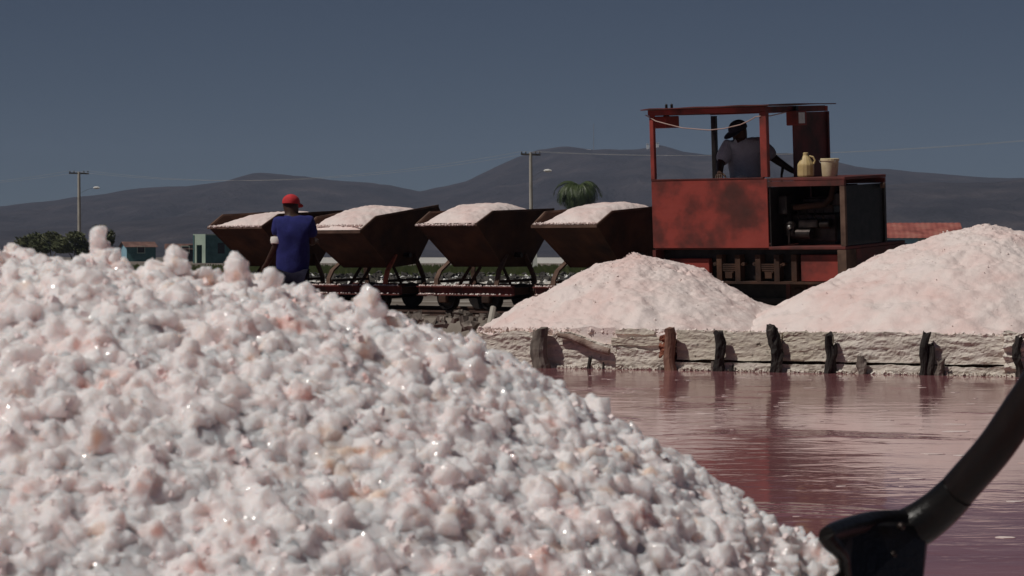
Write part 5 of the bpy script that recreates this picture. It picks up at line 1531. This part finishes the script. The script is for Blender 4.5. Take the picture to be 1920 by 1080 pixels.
# white boundary wall far off, and hilltop masts
m = MB(); a = P(560, 492, 255); b_ = P(1240, 492, 240)
m.beam((a.x, a.y, GZ + 0.25), (b_.x, b_.y, GZ + 0.25), 0.2, 0.55)
tag(m.build('boundary_wall', M['whitewall']), 'long low white wall far behind the wagons beyond the grass', 'wall')
m = MB(); a = P(1003, 505, 140)
m.prism([(a.x - 0.14, a.y, GZ), (a.x + 0.14, a.y, GZ), (a.x + 0.10, a.y, GZ + 0.95), (a.x - 0.02, a.y, GZ + 0.95)], (0, 0.15, 0))
tag(m.build('white_marker', M['whitewall']), 'small white marker block far off between the second and nearest wagons', 'marker')
for (px, py, wpx, hpx, lab) in ((1101, 284, 14, 7, 'tiny white building on the left of the hilltop'), (1215, 272, 5, 4, 'tiny white hut left of the cab post on the hilltop'), (1233, 270, 5, 4, 'tiny white hut right of the cab post on the hilltop')):
    p = P(px, py, 2960); s = 2960 / F
    r_ = empty('hilltop_building', (p.x, p.y, p.z - 6), label=lab, cat='building', group='white buildings on the hilltop')
    m = MB(); m.span((-wpx / 2 * s, 0, 0), (wpx / 2 * s, 6, 6 + hpx / 2 * s)); m.build('wall', M['whitewall'], r_)
    m = MB(); m.span((-wpx / 2 * s - 0.3, -0.3, 6 + hpx / 2 * s), (wpx / 2 * s + 0.3, 6.3, 6.4 + hpx / 2 * s)); m.build('roof', M['whitewall'], r_)
p = P(1113, 232, 2970); p0 = P(1113, 282, 2970)
r_ = empty('radio_mast', p0, label='thin radio mast on the hilltop behind the palm', cat='mast')
m = MB(); m.tube([(0, 0, -4), (0, 0, p.z - p0.z)], [0.5, 0.3], 5); m.build('shaft', M['wire'], r_)

# rubble and salt lumps on the flats behind the train
def scatter(name, n, y0, y1, mat, smin, smax, seed, x0=-16, x1=8):
    r = np.random.default_rng(seed)
    Y = r.uniform(y0, y1, n); X = r.uniform(x0, x1, n) * Y / 60
    s = np.exp(r.uniform(math.log(smin), math.log(smax), n))
    C = np.stack([X, Y, GZ + s * 0.3], 1)
    v, f = crystals(C, s, 0.5)
    o = np_mesh(name, v, f, mat, tint=np.ones((len(v), 3))); o['kind'] = 'stuff'
    return o
tag(scatter('mud_clods', 1600, 62, 95, M['mudstrip'], 0.03, 0.09, 5), 'dark clods of mud scattered behind the train', 'mud clods')
tag(scatter('salt_lumps', 1100, 50, 95, M['whitewall'], 0.02, 0.06, 6), 'scattered white salt lumps on the flats behind the train', 'salt lumps')
C = []
for _ in range(110):
    yy = rng.uniform(9, 22.5) if rng.random() < 0.5 else rng.uniform(14, 22.8)
    C.append((rng.uniform(0.02, 0.205) * yy, yy, 0.003))
C = np.array(C); C = C[[(p[0] - WL0.x) * wnrm.x + (p[1] - WL0.y) * wnrm.y > 0.1 for p in C]]
sz = np.clip(rng.lognormal(math.log(0.016), 0.6, len(C)), 0.006, 0.07)
n_ = 7; ang = np.linspace(0, 2 * PI, n_, endpoint=False)
ring = sz[:, None] * rng.uniform(0.55, 1.15, (len(C), n_))
V = np.stack([C[:, :1] + ring * np.cos(ang) * 1.7, C[:, 1:2] + ring * np.sin(ang), np.full_like(ring, 0.0016)], -1)
V = np.concatenate([V, V * np.array([1, 1, 0]) + np.array([0, 0, -0.004])], 1).reshape(-1, 3)
mbf = MB()
for i in range(len(C)):
    a = i * 2 * n_
    mbf.f.append(tuple(a + k for k in range(n_)))
    for k in range(n_): mbf.f.append((a + k, a + (k + 1) % n_, a + n_ + (k + 1) % n_, a + n_ + k))
mbf.v = [tuple(p) for p in V]
o = mbf.build('floating_salt', M['saltclod']); tag(o, 'thin flakes of salt floating on the pink brine', 'salt flakes', kind='stuff')
tag(scatter('bank_stones', 900, 24.5, 33, M['post'], 0.012, 0.05, 8, x0=-10, x1=10), 'small stones and crust on the bank under the train', 'stones')
n = 9000
r = np.random.default_rng(12)
Y = r.uniform(93, 150, n); X = r.uniform(-22, 14, n) * Y / 100
h = r.uniform(0.10, 0.30, n); wv = r.uniform(0.03, 0.09, n)
V = np.stack([np.stack([X - wv, Y, 0 * Y + GZ], 1), np.stack([X + wv, Y + 0.05, 0 * Y + GZ], 1), np.stack([X - 0.1 * h, Y, GZ + h], 1)], 1).reshape(-1, 3)
g = np_mesh('grass', V, np.arange(3 * n).reshape(-1, 3), M['grass']); tag(g, 'strip of rough green grass behind the train', 'grass', kind='stuff')

# ------------------------------------------------------------------ haze
hm = bpy.data.materials.new('haze'); hm.use_nodes = True
nt = hm.node_tree; nt.nodes.clear()
out = nt.nodes.new('ShaderNodeOutputMaterial'); pv = nt.nodes.new('ShaderNodeVolumePrincipled')
pv.inputs['Color'].default_value = (0.56, 0.68, 0.95, 1)
pv.inputs['Density'].default_value = 0.00012
pv.inputs['Anisotropy'].default_value = 0.0
nt.links.new(pv.outputs[0], out.inputs['Volume'])
m = MB(); m.span((-4200, -300, -1.4), (4200, 4100, 170))
hz = m.build('haze', hm); hz['kind'] = 'stuff'
